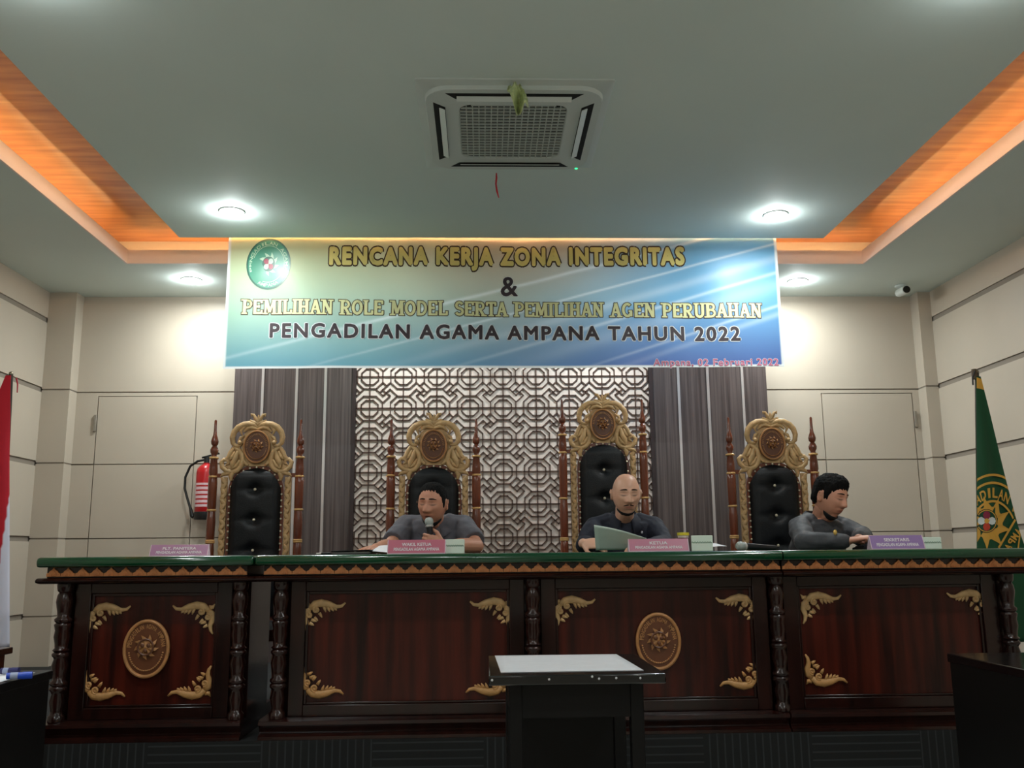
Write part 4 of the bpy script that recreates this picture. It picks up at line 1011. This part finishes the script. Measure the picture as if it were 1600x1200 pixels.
    if mustache:
        mb = MB()
        for s in (1, -1):
            pts = []
            for t in range(6):
                x = .002+.0056*t; z = -.0490-.0012*t-.0012*(t > 3)*(t-3)
                q = min((head_pt(uu*.02, math.asin(z/.118), sp) for uu in range(0, 50)), key=lambda p: abs(p.x-x)); pts.append(V((s*x, q.y-.0008, z)))
            mb.tube(pts, [.0036, .0042, .004, .0034, .0026, .001], 6, up=(0, -1, 0), squash=.5)
        mb.xform(T); mb.build('mustache', hair_m, body)
    return body, sh, T
def legs(hip, sx=.11):
    return dict(kn=[V((hip.x-sx, hip.y-.43, .80)), V((hip.x+sx, hip.y-.43, .80))], an=[V((hip.x-sx, hip.y-.42, DAIS+.092)), V((hip.x+sx, hip.y-.42, DAIS+.092))])
sk1 = (rgb(196, 138, 112), attr_mat('skin_tan', .5, .08, .08, 220)); sk2 = (rgb(218, 168, 142), attr_mat('skin_fair', .42, .08, .08, 220)); sk3 = (rgb(200, 142, 116), attr_mat('skin_brown', .5, .08, .08, 220))
grey_sh = mat('grey_cotton', rgb(92, 90, 98), .85, var=.06, vscale=40, bump=.15, bscale=300, sheen=.1)
navy_sh = mat('navy_cotton', rgb(18, 21, 38), .8, var=.1, vscale=40, bump=.15, bscale=300)
char_sh = mat('charcoal_cotton', rgb(58, 58, 62), .7, var=.08, vscale=40, bump=.15, bscale=300, sheen=.05)
trs = mat('dark_trousers', rgb(30, 30, 34), .85)
def hair_short(front=.060, side=-.005, th=.012, temple=.0):
    def fn(u, v, p):
        a = abs(u)                      # 0 face .. pi back
        kn = ((0, front), (.62, front-.004), (.88, front-.020), (1.06, front-.030), (1.16, side+.020), (1.24, side-.012), (1.40, side-.014), (1.46, side+.026), (1.66, side+.036), (1.86, side+.022), (2.0, -.040), (PI, -.060))
        for (a0, l0), (a1, l1) in zip(kn, kn[1:]):
            if a <= a1+1e-6: line_ = l0+(l1-l0)*(a-a0)/(a1-a0); break
        line_ += .004*math.sin(u*23)+.003*math.sin(u*41)
        d = p.z-line_
        return -.01 if d < 0 else th*sm(-.002, .035, d)*(.62+.38*sm(.02, .11, p.z))+.0012
    return fn
# man 1: grey short-sleeved shirt, speaking into the microphone
hip = V((-.29, 5.56, .865)); mic_hand = at(673, 846, 5.04)
J = dict(hip=hip, neck=V((-.275, 5.42, 1.300)), sh=[V((-.440, 5.42, 1.292)), V((-.112, 5.42, 1.292))],
    el=[V((-.515, 5.24, 1.180)), V((-.035, 5.22, 1.176))], wr=[V((-.572, 5.03, 1.166)), V((-.215, 5.075, 1.185))], **legs(hip))
man1, shirt1, T1 = person('man in a grey short-sleeved shirt speaking into a handheld microphone', J, sk1,
    (V((-.283, 5.29, 1.410)), rot_head(-17, 6, 3)), dict(mouth=.004), grey_sh, (.80, .80),
    [(J['wr'][0], V((-.25, -1, -.03)), V((0, 0, -1)), -1, (.15, .25, .2), .2),
     (J['wr'][1], V((-.93, -.30, .18)), V((-.25, .95, .1)), -1, (1.05, 1.25, .8), .9)], trouser=trs, hair_fn=hair_short(.082, .0, .008))
# man 2: bald, navy shirt
hip = V((.822, 5.58, .865))
w2 = at(911, 849, 5.10)
J = dict(hip=hip, neck=V((.820, 5.42, 1.312)), sh=[V((.648, 5.43, 1.272)), V((.992, 5.43, 1.272))],
    el=[V((.580, 5.29, 1.172)), V((1.022, 5.27, 1.176))], wr=[w2, at(1003, 856, 5.00)], **legs(hip))
man2, shirt2, T2 = person('bald man with a mustache in a dark navy shirt reading a sheet of paper', J, sk2,
    (V((.816, 5.29, 1.456)), rot_head(3, 8, 0)), dict(shaved=.35, stubble=.0), navy_sh, (1.85, 1.8),
    [(w2, V((.82, -.55, -.02)), V((.45, .5, -.72)), -1, (.55, .7, .5), .7),
     (J['wr'][1], V((-.55, -.75, 0)), V((0, 0, -1)), 1, (.3, .4, .3), .3)], trouser=trs, mustache=True)
# man 3: charcoal long-sleeved shirt, typing
hip = V((1.94, 5.57, .865))
J = dict(hip=hip, neck=V((1.955, 5.41, 1.300)), sh=[V((1.808, 5.30, 1.262)), V((2.105, 5.46, 1.262))],
    el=[at(1258, 846, 5.09), at(1348, 838, 5.32)], wr=[at(1324, 845, 5.00), at(1342, 842, 5.12)], **legs(hip))
man3, shirt3, T3 = person('man with short black hair in a charcoal long-sleeved shirt looking down at a keyboard', J, sk3,
    (V((1.988, 5.28, 1.428)), rot_head(34, 13, 5)), dict(stubble=.1), char_sh, (1.9, 1.85),
    [(J['wr'][0], V((.93, -.25, .12)), V((.05, .0, -1)), 1, (.35, .5, .4), .35),
     (J['wr'][1], V((.75, -.65, .05)), V((0, 0, -1)), -1, (.35, .5, .4), .35)], trouser=trs, hair_fn=hair_short(.062, .002, .024))
badge_m = mat('gold_pin', rgb(214, 178, 96), .35, metal=.5); silver_b = mat('silver_pin', rgb(190, 190, 200), .35, metal=.5)
def badge(parent, px, py, Y, r, m_):
    p = at(px, py, Y); MB().ell(p, (r*.75, .004, r), nu=12, nv=6).build('badge', m_, parent)
def front_y(sh, px, py, Y0):
    """depth at which the sight line through px, py meets the shirt"""
    c = V((0, 0, CAMZ)); d = (at(px, py, Y0)-c).normalized()
    best = None
    for v in sh.data.vertices:
        q = v.co-c; t = q.dot(d)
        if (q-d*t).length < .010 and (best is None or v.co.y < best): best = v.co.y
    return best or Y0
badge(shirt3, 1305, 832, front_y(shirt3, 1305, 832, 5.2)-.003, .015, badge_m)
badge(shirt2, 1003, 832, front_y(shirt2, 1003, 832, 5.2)-.003, .009, silver_b)
# ================================================================== THINGS ON THE BENCH
def mic(base, tip, label, stand=None):
    base, tip = V(base), V(tip); d = (tip-base).normalized(); L = (tip-base).length
    e = empty('microphone', base, label, 'microphone')
    R = d.to_track_quat('Z', 'Y').to_matrix()
    MB().lathe([(.001, 0), (.011, .0), (.0125, .01), (.0135, .06), (.0175, L-.055), (.019, L-.045), (.001, L-.045)], base, 16, ax=R, cap=False).build('body', mat('mic_body', rgb(34, 34, 38), .35, metal=.3), e)
    MB().lathe([(.019, L-.0449), (.022, L-.04), (.022, L-.036), (.019, L-.034)], base, 16, ax=R).build('collar_ring', silver_m, e)
    MB().lathe([(.018, L-.0339), (.0225, L-.026), (.024, L-.014), (.022, L-.003), (.015, L+.006), (.001, L+.009)], base, 16, ax=R, cap=False).build('grille_ball', mat('mic_mesh', rgb(176, 182, 178), .45, metal=.4, bump=.5, bscale=500), e)
mic(at(674, 862, 5.05)+V((0, 0, .012)), at(670, 811, 5.07), 'silver-headed microphone held upright by the man in grey')
p0 = at(1212, 850, 4.74); p1 = at(1153, 848, 4.66); p0.z = ZT+.0138; p1.z = ZT+.0235
mic(p0, p1, 'black microphone lying on the bench in front of the rightmost throne')
def plaque(x0, x1, y0, y1, who, m_, label, ends=True, Y=4.60):
    a, b = at(x0, y1, Y), at(x1, y1, Y); h = at(x0, y0, Y).z-at(x0, y1, Y).z; z0 = ZT+.0005; dx = (b.x-a.x)
    c = V(((a.x+b.x)/2, Y, z0)); e = empty('name_plaque', c, label, 'name plate', 'name plates on the bench')
    tilt = h*.42
    MB().loft([[(x, Y, z0), (x, Y+tilt*2, z0), (x, Y+tilt*1.04, z0+h), (x, Y+tilt*.96, z0+h)] for x in (a.x, b.x)]).build('tent', m_, e, smooth=False, bevel=.001)
    mb = MB()
    fn = lambda u0, u1, v0, v1: (lambda u, v: V((a.x+dx*(u0+(u1-u0)*u), Y+tilt*.96*(v0+(v1-v0)*v)-.0012, z0+h*(v0+(v1-v0)*v)+.0004)))
    ww = .018*len(who[0])+.06
    text_fit(mb, who[0], fn(.5-ww/1.0, .5+ww/1.0, .56, .78), .03); text_fit(mb, who[1], fn(.10, .90, .22, .44), .03)
    mb.build('lettering', text_w, e, smooth=False)
    if ends:
        mb = MB()
        for x, s in ((a.x, -1), (b.x, 1)): mb.loft([[(x+s*q, Y-.001, z0), (x+s*q, Y+tilt*2+.001, z0), (x+s*q, Y+tilt, z0+h+.001)] for q in (.0003, .004)])
        MB().box(a.x+.0, b.x, Y-.004, Y-.001, z0, z0+.004).build('front_lip', clearpink_m, e, smooth=False)
        for x, s in ((a.x, -1), (b.x, 1)): MB().loft([[(x+s*q, Y-.001, z0), (x+s*q, Y+tilt*2+.001, z0), (x+s*q, Y+tilt, z0+h+.001)] for q in (.0003, .004)]).build('end_plate', clearpink_m, e, smooth=False)
    return e
PA = 'PENGADILAN AGAMA AMPANA'
plaque(234, 323, 849, 867, ('PLT. PANITERA', PA), mat('mauve_acrylic', rgb(176, 128, 160), .25), 'mauve name plate in front of the empty throne at the far left')
plaque(606, 695, 841, 863, ('WAKIL KETUA', PA), mat('rose_acrylic', rgb(196, 112, 132), .25), 'rose name plate reading WAKIL KETUA in front of the man with the microphone')
plaque(984, 1076, 837, 857, ('KETUA', PA), pink_m, 'pink name plate reading KETUA in front of the bald man')
plaque(1363, 1445, 831, 853, ('SEKRETARIS', PA), purple_m, 'purple name plate reading SEKRETARIS beside the typing man')
def tissue(cx, cy, w_, d_, h_, ang, label):
    e = empty('tissue_box', (cx, cy, ZT+.0005), label, 'tissue box', 'tissue boxes on the bench'); R = M.Translation((cx, cy, ZT+.0005)) @ M.Rotation(ang, 4, 'Z')
    MB().box(-w_/2, w_/2, -d_/2, d_/2, 0, h_).xform(R).build('carton', tissue_m, e, bevel=.002)
    mb = MB(); mb.tube([(-w_/2*.94+w_*.94*k/40, -d_/2-.0012, h_*.56+.0034*math.sin(k*1.25)) for k in range(41)], .0013, 6); mb.xform(R).build('wave_line', tissue_l, e)
    mb = MB(); mb.loft([rsq(w_*.30, .012, .011, h_+.0006, 4, 0, 0), rsq(w_*.30, .012, .011, h_+.0012, 4, 0, 0)]); mb.xform(R).build('slot', tissue_l, e, smooth=False)
    mb = MB(); mb.grid([[(-.02+.04*i/6, -.004+.008*math.sin(i+j), h_+.0013+j*.006-.002*abs(i-3)) for i in range(7)] for j in range(3)]); mb.xform(R).build('tissue', paper_m, e) if False else None
q = at(711, 862, 4.70); tissue(q.x, 4.74, .092, .10, .070, 0, 'pale green tissue box beside the WAKIL KETUA name plate')
q = at(1099, 857, 4.72); tissue(q.x, 4.74, .105, .10, .078, -.25, 'turned pale green tissue box right of the KETUA name plate')
q = at(1458, 852, 4.74); tissue(q.x, 4.80, .10, .10, .060, 0, 'pale green tissue box behind the SEKRETARIS name plate')
# cup, papers, folder, keyboard, marker
q = at(1068, 852, 4.86); cu = empty('drink_cup', (q.x, 4.86, ZT), 'small white drink cup with a yellow lid behind the KETUA name plate', 'cup')
MB().lathe([(.001, .0005), (.020, .0005), (.0285, .082), (.001, .082)], (q.x, 4.86, ZT), 18, cap=False).build('cup', mat('cup_white', rgb(222, 206, 196), .4), cu)
MB().lathe([(.0225, .018), (.0288, .070)], (q.x, 4.86, ZT), 18, cap=False).build('printed_band', mat('cup_brown', rgb(110, 48, 44), .4), cu)
MB().lathe([(.001, .0825), (.031, .0825), (.0315, .086), (.031, .097), (.001, .098)], (q.x, 4.86, ZT), 18, cap=False).build('lid', mat('yellow_lid', rgb(216, 200, 60), .35), cu)
def sheet(name, pts, m_, label, cat='paper', curl=0, group=None, n=10):
    """pts: corners (bottom left, bottom right, top right, top left)"""
    a, b, c, d = [V(p) for p in pts]; rows = []
    nm_ = (b-a).cross(d-a).normalized()
    for j in range(n+1):
        v = j/n; rows.append([(a.lerp(b, i/n)).lerp(d.lerp(c, i/n), v)+nm_*curl*math.sin(PI*i/n)*(.3+.7*v) for i in range(n+1)])
    o = MB().grid(rows).build(name, m_, None); s_ = o.modifiers.new('t', 'SOLIDIFY'); s_.thickness = .0008
    return tag(o, label, cat, group)
sheet('paper_sheet', [at(931, 861, 5.01)+V((0, 0, .004)), at(1014, 861, 4.97)+V((0, 0, .004)), at(1010, 841, 4.86), at(928, 820, 4.90)], mint_m, 'mint white sheet of paper held by the bald man', curl=-.012)
zt = ZT+.0012
q0, q1 = at(326, 866, 4.7).x, at(376, 866, 4.7).x
sheet('paper_sheet', [(q0, 4.56, zt), (q1, 4.56, zt), (q1+.02, 4.86, zt), (q0+.02, 4.86, zt)], paper_m, 'white paper lying flat on the bench in front of the empty left throne')
sheet('paper_sheet', [at(580, 862, 4.80)+V((0, 0, .003)), at(614, 866, 4.74)+V((0, 0, .006)), at(616, 853, 5.0), at(591, 853, 5.02)], paper_m, 'white curled sheet of paper left of the WAKIL KETUA name plate', curl=.004)
q = at(1118, 851, 5.0); sheet('paper_sheet', [(q.x-.05, 4.90, zt+.02), (q.x+.035, 4.90, zt+.025), (q.x+.04, 5.06, zt+.035), (q.x-.05, 5.06, zt+.03)], paper_m, 'folded white paper behind the turned tissue box', curl=.01)
fo = empty('folder', (at(548, 858, 4.8).x, 4.8, ZT), 'flat black folder lying on the bench left of the man in grey', 'folder')
xa, xb = at(523, 860, 4.78).x, at(580, 860, 4.78).x
MB().box(xa, xb, 4.68, 4.96, ZT+.0008, ZT+.005).build('bottom_cover', black_m, fo, bevel=.001)
MB().box(xa+.006, xb-.006, 4.685, 4.955, ZT+.0052, ZT+.014).build('pages', mat('page_grey', rgb(92, 92, 88), .7), fo, smooth=False)
mb = MB(); mb.obox(((xa+xb)/2, 4.82, ZT+.0195), (xb-xa+.006, .28, .004), M.Rotation(-.03, 3, 'Y')); mb.build('top_cover', black_m, fo, bevel=.001)
pe = empty('ballpoint_pen', (xa-.03, 4.74, ZT), 'black and silver pen lying at the left end of the black folder', 'pen')
MB().tube([(xa-.055, 4.72, ZT+.006), (xa-.006, 4.70, ZT+.006)], [.0055, .005], 10).build('barrel', black_m, pe)
MB().tube([(xa-.082, 4.731, ZT+.006), (xa-.0555, 4.7202, ZT+.006)], [.004, .006], 10).build('cap', silver_m, pe)
kx0, kx1 = at(1339, 850, 4.95).x, at(1402, 850, 4.95).x
kb = empty('keyboard', ((kx0+kx1)/2, 4.95, ZT), 'black keyboard under the hands of the typing man', 'keyboard')
MB().loft([[(x, 4.86, ZT+.0005), (x, 5.02, ZT+.0005), (x, 5.02, ZT+.012), (x, 4.86, ZT+.026)] for x in (kx0, kx1)]).build('case', black_m, kb, smooth=False, bevel=.002)
mb = MB()
for r in range(4):
    for c in range(12):
        x = kx0+.008+(kx1-kx0-.016)*(c+.5)/12; y = 4.875+.036*r; z = ZT+.0255-(y-4.86)*.0875; mb.box(x-.0072, x+.0072, y-.014, y+.014, z, z+.006)
ky = mb.build('keys', rubber_m, kb, smooth=False); ky['kind'] = 'stuff'
# ================================================================== FLAGS
def flag(pole0, pole1, xl, xr, z0, z1, yf, colf, label, dirn, ncol, nm):
    """cloth hanging from a leaning pole: xl(z), xr(z) side edges, yf(x,z) depth"""
    e = empty('flag', (pole0[0], pole0[1], DAIS), label, 'flag', None)
    MB().tube([pole0, pole1], .012, 12).build('pole', mat('pole_dark', rgb(60, 50, 44), .4, metal=.3), e)
    tip = V(pole1); MB().lathe([(.012, 0), (.013, .006), (.010, .014), (.004, .018), (.001, .019)], tip, 12).build('finial', mat('pale_metal', rgb(150, 140, 120), .3, metal=.8), e)
    MB().lathe([(.15, .001), (.15, .02), (.05, .035), (.025, .05), (.022, .12), (.014, .12)], (pole0[0], pole0[1], DAIS), 24).build('stand', throne_m, e)
    NZ_, NX_ = 60, 48; rows = []
    for j in range(NZ_+1):
        z = z0+(z1-z0)*j/NZ_; rows.append([(xl(z)+(xr(z)-xl(z))*i/NX_, yf(xl(z)+(xr(z)-xl(z))*i/NX_, z), z) for i in range(NX_+1)])
    c = MB().grid(rows).build('cloth', ncol, e, angle=180); ca = c.data.color_attributes.new('col', 'FLOAT_COLOR', 'POINT')
    for i, v in enumerate(c.data.vertices): ca.data[i].color = (*colf(v.co.x, v.co.z), 1)
    s_ = c.modifiers.new('t', 'SOLIDIFY'); s_.thickness = .002; s_.offset = 1
    return e, c
cloth_m = attr_mat('flag_cloth', .75, bump=.1, bscale=400)
xlR = lambda z: 2.907-(2.181-z)*.1014-.004; xrR = lambda z: 2.925+(2.13-z)*.172+.02*sm(1.3, .9, z)
yR = lambda x, z: 5.262-.022*math.sin((x-xlR(z))/max(xrR(z)-xlR(z), .02)*5.2+.4)*sm(2.16, 1.5, z)+.05*((x-xlR(z))/max(xrR(z)-xlR(z), .02)-.3)**2*sm(2.16, 1.2, z)
fg, fc = flag((2.785, 5.345, DAIS+.01), (2.942, 5.33, 2.165), xlR, xrR, .62, 2.13, yR, lambda x, z: rgb(10, 72, 40), 'green court flag with a golden gear emblem hanging at the right end of the bench', 1, cloth_m, 0)
gold_f = mat('flag_gold', rgb(214, 160, 62), .6); fgr = mat('flag_green', rgb(12, 66, 40), .7); fdk = mat('flag_black', rgb(24, 34, 26), .7); fwh = mat('flag_white', rgb(214, 220, 220), .7); fmg = mat('flag_maroon', rgb(140, 34, 66), .7); fre = mat('flag_red', rgb(196, 62, 40), .7)
def on_flag(px, py, l):
    p = at(px, py, 5.25); x = min(max(p.x, xlR(p.z)), xrR(p.z)); y = yR(x, p.z); k = y/5.25; p = at(px, py, y); x = min(max(p.x, xlR(p.z)+.001), xrR(p.z)-.001); return V((x, y-l, p.z))
def fcl(cx, cy, rx, ry, l): return lambda x, z: on_flag(cx+rx*x, cy-ry*z, l)
mb = MB()
st = [(-.02, -.02)]
fan(mb, [(x, z) for x, z in gear(9, .66, 1.10, .12)], fcl(1545, 817, 32, 39, .0030), 0)
fan(mb, circ, fcl(1541, 814, 17, 18.5, .0036), 2); fan(mb, [(x*.94, z*.94) for x, z in circ], fcl(1541, 814, 17, 18.5, .0040), 0); fan(mb, [(x*.86, z*.86) for x, z in circ], fcl(1541, 814, 17, 18.5, .0044), 1)
for a, mi in ((90, 4), (0, 3), (180, 3), (270, 5)):
    a = math.radians(a); fan(mb, [(.50*math.cos(a)+.34*x, .50*math.sin(a)+.34*z) for x, z in circ[::6]], fcl(1541, 814, 17, 18.5, .0048), mi)
fan(mb, [(.22*x, .22*z) for x, z in circ[::4]], fcl(1541, 814, 17, 18.5, .0052), 0)
for r in (1.0, .88, .60):
    band(mb, r-.018, r+.018, fcl(1551, 845, 64, 103, .003), 0, 40, math.radians(34), math.radians(150))
arc_text(mb, 'NGADILAN A', math.radians(150), math.radians(33), lambda a, d: fcl(1551, 845, 64, 103, .0034)((.735+d)*math.cos(a), (.735+d)*math.sin(a)), .15, mi=0, offset=.03)
def quad_px(a, b, wd, l, mi):
    d = V((b[0]-a[0], b[1]-a[1])).normalized(); n = V((-d.y, d.x))*wd/2
    for k in range(8):
        p, q_ = V(a).lerp(V(b), k/8), V(a).lerp(V(b), (k+1)/8); mb.add([on_flag(p.x+n.x, p.y+n.y, l), on_flag(p.x-n.x, p.y-n.y, l), on_flag(q_.x-n.x, q_.y-n.y, l), on_flag(q_.x+n.x, q_.y+n.y, l)], [(0, 1, 2, 3)], mi)
quad_px((1586, 812), (1560, 856), 3.2, .003, 0); quad_px((1595, 822), (1590, 860), 2.2, .003, 0)
for k, ch in enumerate('AMPAN'):
    vs, fs = text_geo(ch, .03); c = V((1590-5.2*k, 830+8.2*k)); d = V((-.56, .83)); n = V((-.83, -.56))
    x0 = min(v.x for v in vs); x1 = max(v.x for v in vs); mb.add([on_flag(*(c+d*((v.x-x0)/(x1-x0)-.5)*8-n*(v.y/.73-.5)*-11), .0034) for v in vs], fs, 0)
mb.build('flag_emblem', [gold_f, fgr, fdk, fwh, fmg, fre], fg, smooth=False)
MB().lathe([(.016, 0), (.017, .03), (.015, .06)], (2.921, 5.32, 2.125), 12).build('tie', mat('tie_brown', rgb(90, 74, 56), .8), fg)
mb = MB(); mb.tube([(2.915, 5.300, 2.17), (2.895, 5.297, 2.13), (2.893, 5.297, 2.085)], .005, 6); mb.build('cord', mat('cord_dark', rgb(50, 46, 44), .8), fg)
mb = MB(); mb.grid([[(xlR(z)+.002+(xrR(z)-xlR(z))*i/8*.96, yR(xlR(z)+(xrR(z)-xlR(z))*i/8, z)-.0025, z-.01*i/8) for i in range(9)] for z in (2.06, 2.125)]); mb.build('gold_band', gold_f, fg)
# left flag, red over white
xrL = lambda z: -2.697+(2.17-z)*.088*sm(2.3, 1.9, z)-.05*sm(1.46, 1.40, z)*0; xlL = lambda z: -2.725-(2.17-z)*.30
yL = lambda x, z: 5.30-.035*math.sin((xrL(z)-x)*26+.5)*sm(2.17, 1.6, z)
redf, whif = rgb(190, 16, 40), rgb(222, 222, 240)
fl, flc = flag((-2.655, 5.37, DAIS+.01), (-2.727, 5.36, 2.18), xlL, xrL, .66, 2.165, yL, lambda x, z: redf if z > 1.47-(xrL(z)-x)*8.2 else whif, 'red and white flag hanging from a pole at the left edge of the photo', -1, cloth_m, 0)
mb = MB(); mb.tube([(-2.684, 5.338, 2.155), (-2.672, 5.335, 2.12), (-2.670, 5.335, 2.07)], [.005, .004, .003], 6); mb.build('tie', mat('red_tie', rgb(170, 20, 44), .7), fl)
# ================================================================== FOREGROUND TABLES
ct = empty('witness_table', (.27, 3.07, 0), 'small black table with a white sheet on its top in front of the bench', 'table')
tx0, tx1, ty0, ty1, tz = .015, .53, 2.79, 3.345, .78
MB().box(tx0, tx1, ty0, ty1, tz-.028, tz).build('tabletop', blackg_m, ct, bevel=.004)
bx0, bx1, by0, by1 = .075, .475, 2.86, 3.28
mb = MB(); mb.box(bx0+.03, bx1-.03, by0+.004, by0+.02, tz-.13, tz-.0285); mb.box(bx0+.03, bx1-.03, by1-.02, by1-.004, tz-.13, tz-.0285); mb.box(bx0+.004, bx0+.02, by0+.03, by1-.03, tz-.13, tz-.0285); mb.box(bx1-.02, bx1-.004, by0+.03, by1-.03, tz-.13, tz-.0285)
mb.box(bx0+.004, bx1-.004, by0+.0202, by0+.0302, tz-.12, tz-.05); mb.build('apron', black_m, ct, smooth=False)
for x in (bx0, bx1-.04):
    for y in (by0, by1-.04): MB().box(x, x+.04, y, y+.04, .0005, tz-.0285).build('leg', black_m, ct, bevel=.003)
MB().box(bx0+.0405, bx1-.0405, by1-.03, by1-.01, .10, tz-.131).build('back_panel', black_m, ct, smooth=False)
MB().box(bx0+.0405, bx1-.0405, by0+.01, by1-.0305, .20, .218).build('shelf', black_m, ct, smooth=False)
a_, b_, c_, d_ = [V(v) for v in ((.052, 2.86, tz), (.478, 2.865, tz), (.462, 3.33, tz), (.040, 3.335, tz))]
sheet('white_sheet', [v+V((0, 0, .0012)) for v in (a_, b_, c_, d_)], sheet_m, 'white sheet covering the top of the small black table', 'paper')
mb = MB(); random.seed(5)
for k, (x, z) in enumerate(((.19, tz-.012), (.315, tz-.006), (.335, tz-.012), (.385, tz-.011), (.455, tz-.012), (.025, tz-.012))):
    MB().ell((x, ty0-.0002, z), (.0035, .0012, .0035), nu=8, nv=4).build('paint_chip', sheet_m, ct)
lt = empty('side_desk', (-1.8, 2.6, 0), 'black desk with papers at the lower left corner of the photo', 'desk')
MB().box(-2.15, -1.478, 1.7, 3.365, .72, .75).build('desktop', black_m, lt, bevel=.003)
MB().box(-2.12, -1.483, 1.73, 3.35, .0005, .7195).build('cabinet', black_m, lt, smooth=False)
sheet('paper_sheet', [(-2.05, 2.35, .7508+.0008), (-1.486, 2.36, .7516), (-1.50, 3.28, .7516), (-2.06, 3.27, .7516)], paper_m, 'white papers spread on the black desk at the lower left', curl=0)
rt_ = empty('side_desk', (2.05, 2.6, 0), 'glossy black desk at the lower right corner of the photo', 'desk')
MB().box(1.715, 2.45, 1.7, 3.51, .72, .75).build('desktop', blackg_m, rt_, bevel=.003)
MB().box(1.72, 2.42, 1.73, 3.50, .0005, .7195).build('cabinet', black_m, rt_, smooth=False)
blue_m = mat('blue_plastic', rgb(22, 70, 190), .35); ind_m = mat('indigo_plastic', rgb(44, 44, 96), .4)
def marker(p, q_, m1, m2, label):
    p, q_ = V(p), V(q_); e = empty('marker_pen', (p+q_)/2, label, 'marker pen'); k = p.lerp(q_, .62)
    MB().tube([p, k], [.010, .0105], 14).build('barrel', m1, e); MB().tube([k+(q_-p)*.002, q_], [.0115, .011], 14).build('cap', m2, e)
    MB().tube([p.lerp(q_, .15), p.lerp(q_, .45)], .01075, 14).build('label_band', mat('marker_band', rgb(150, 160, 190), .5), e)
p, q_ = at(11, 1048, 3.08), at(51, 1047, 3.10); p.z = q_.z = .764
marker(p, q_, blue_m, blue_m, 'blue marker pen lying on the white papers of the left desk')
p, q_ = at(2, 1044, 3.22), at(30, 1043, 3.22); p.z = q_.z = .764
marker(p, q_, ind_m, ind_m, 'dark indigo marker pen behind the blue one on the left desk')
sx1 = at(21, 1012, 3.95).x; sz = at(10, 1011, 3.95).z
st_ = empty('side_table', (sx1-.25, 3.8, 0), 'small dark wooden table behind the black desk at the left edge', 'table')
MB().box(sx1-.5, sx1, 3.62, 3.95, sz-.025, sz).build('tabletop', wood_d, st_, bevel=.004)
MB().box(sx1-.47, sx1-.022, 3.65, 3.93, .0005, sz-.0255).build('cabinet', wood_d, st_, smooth=False)
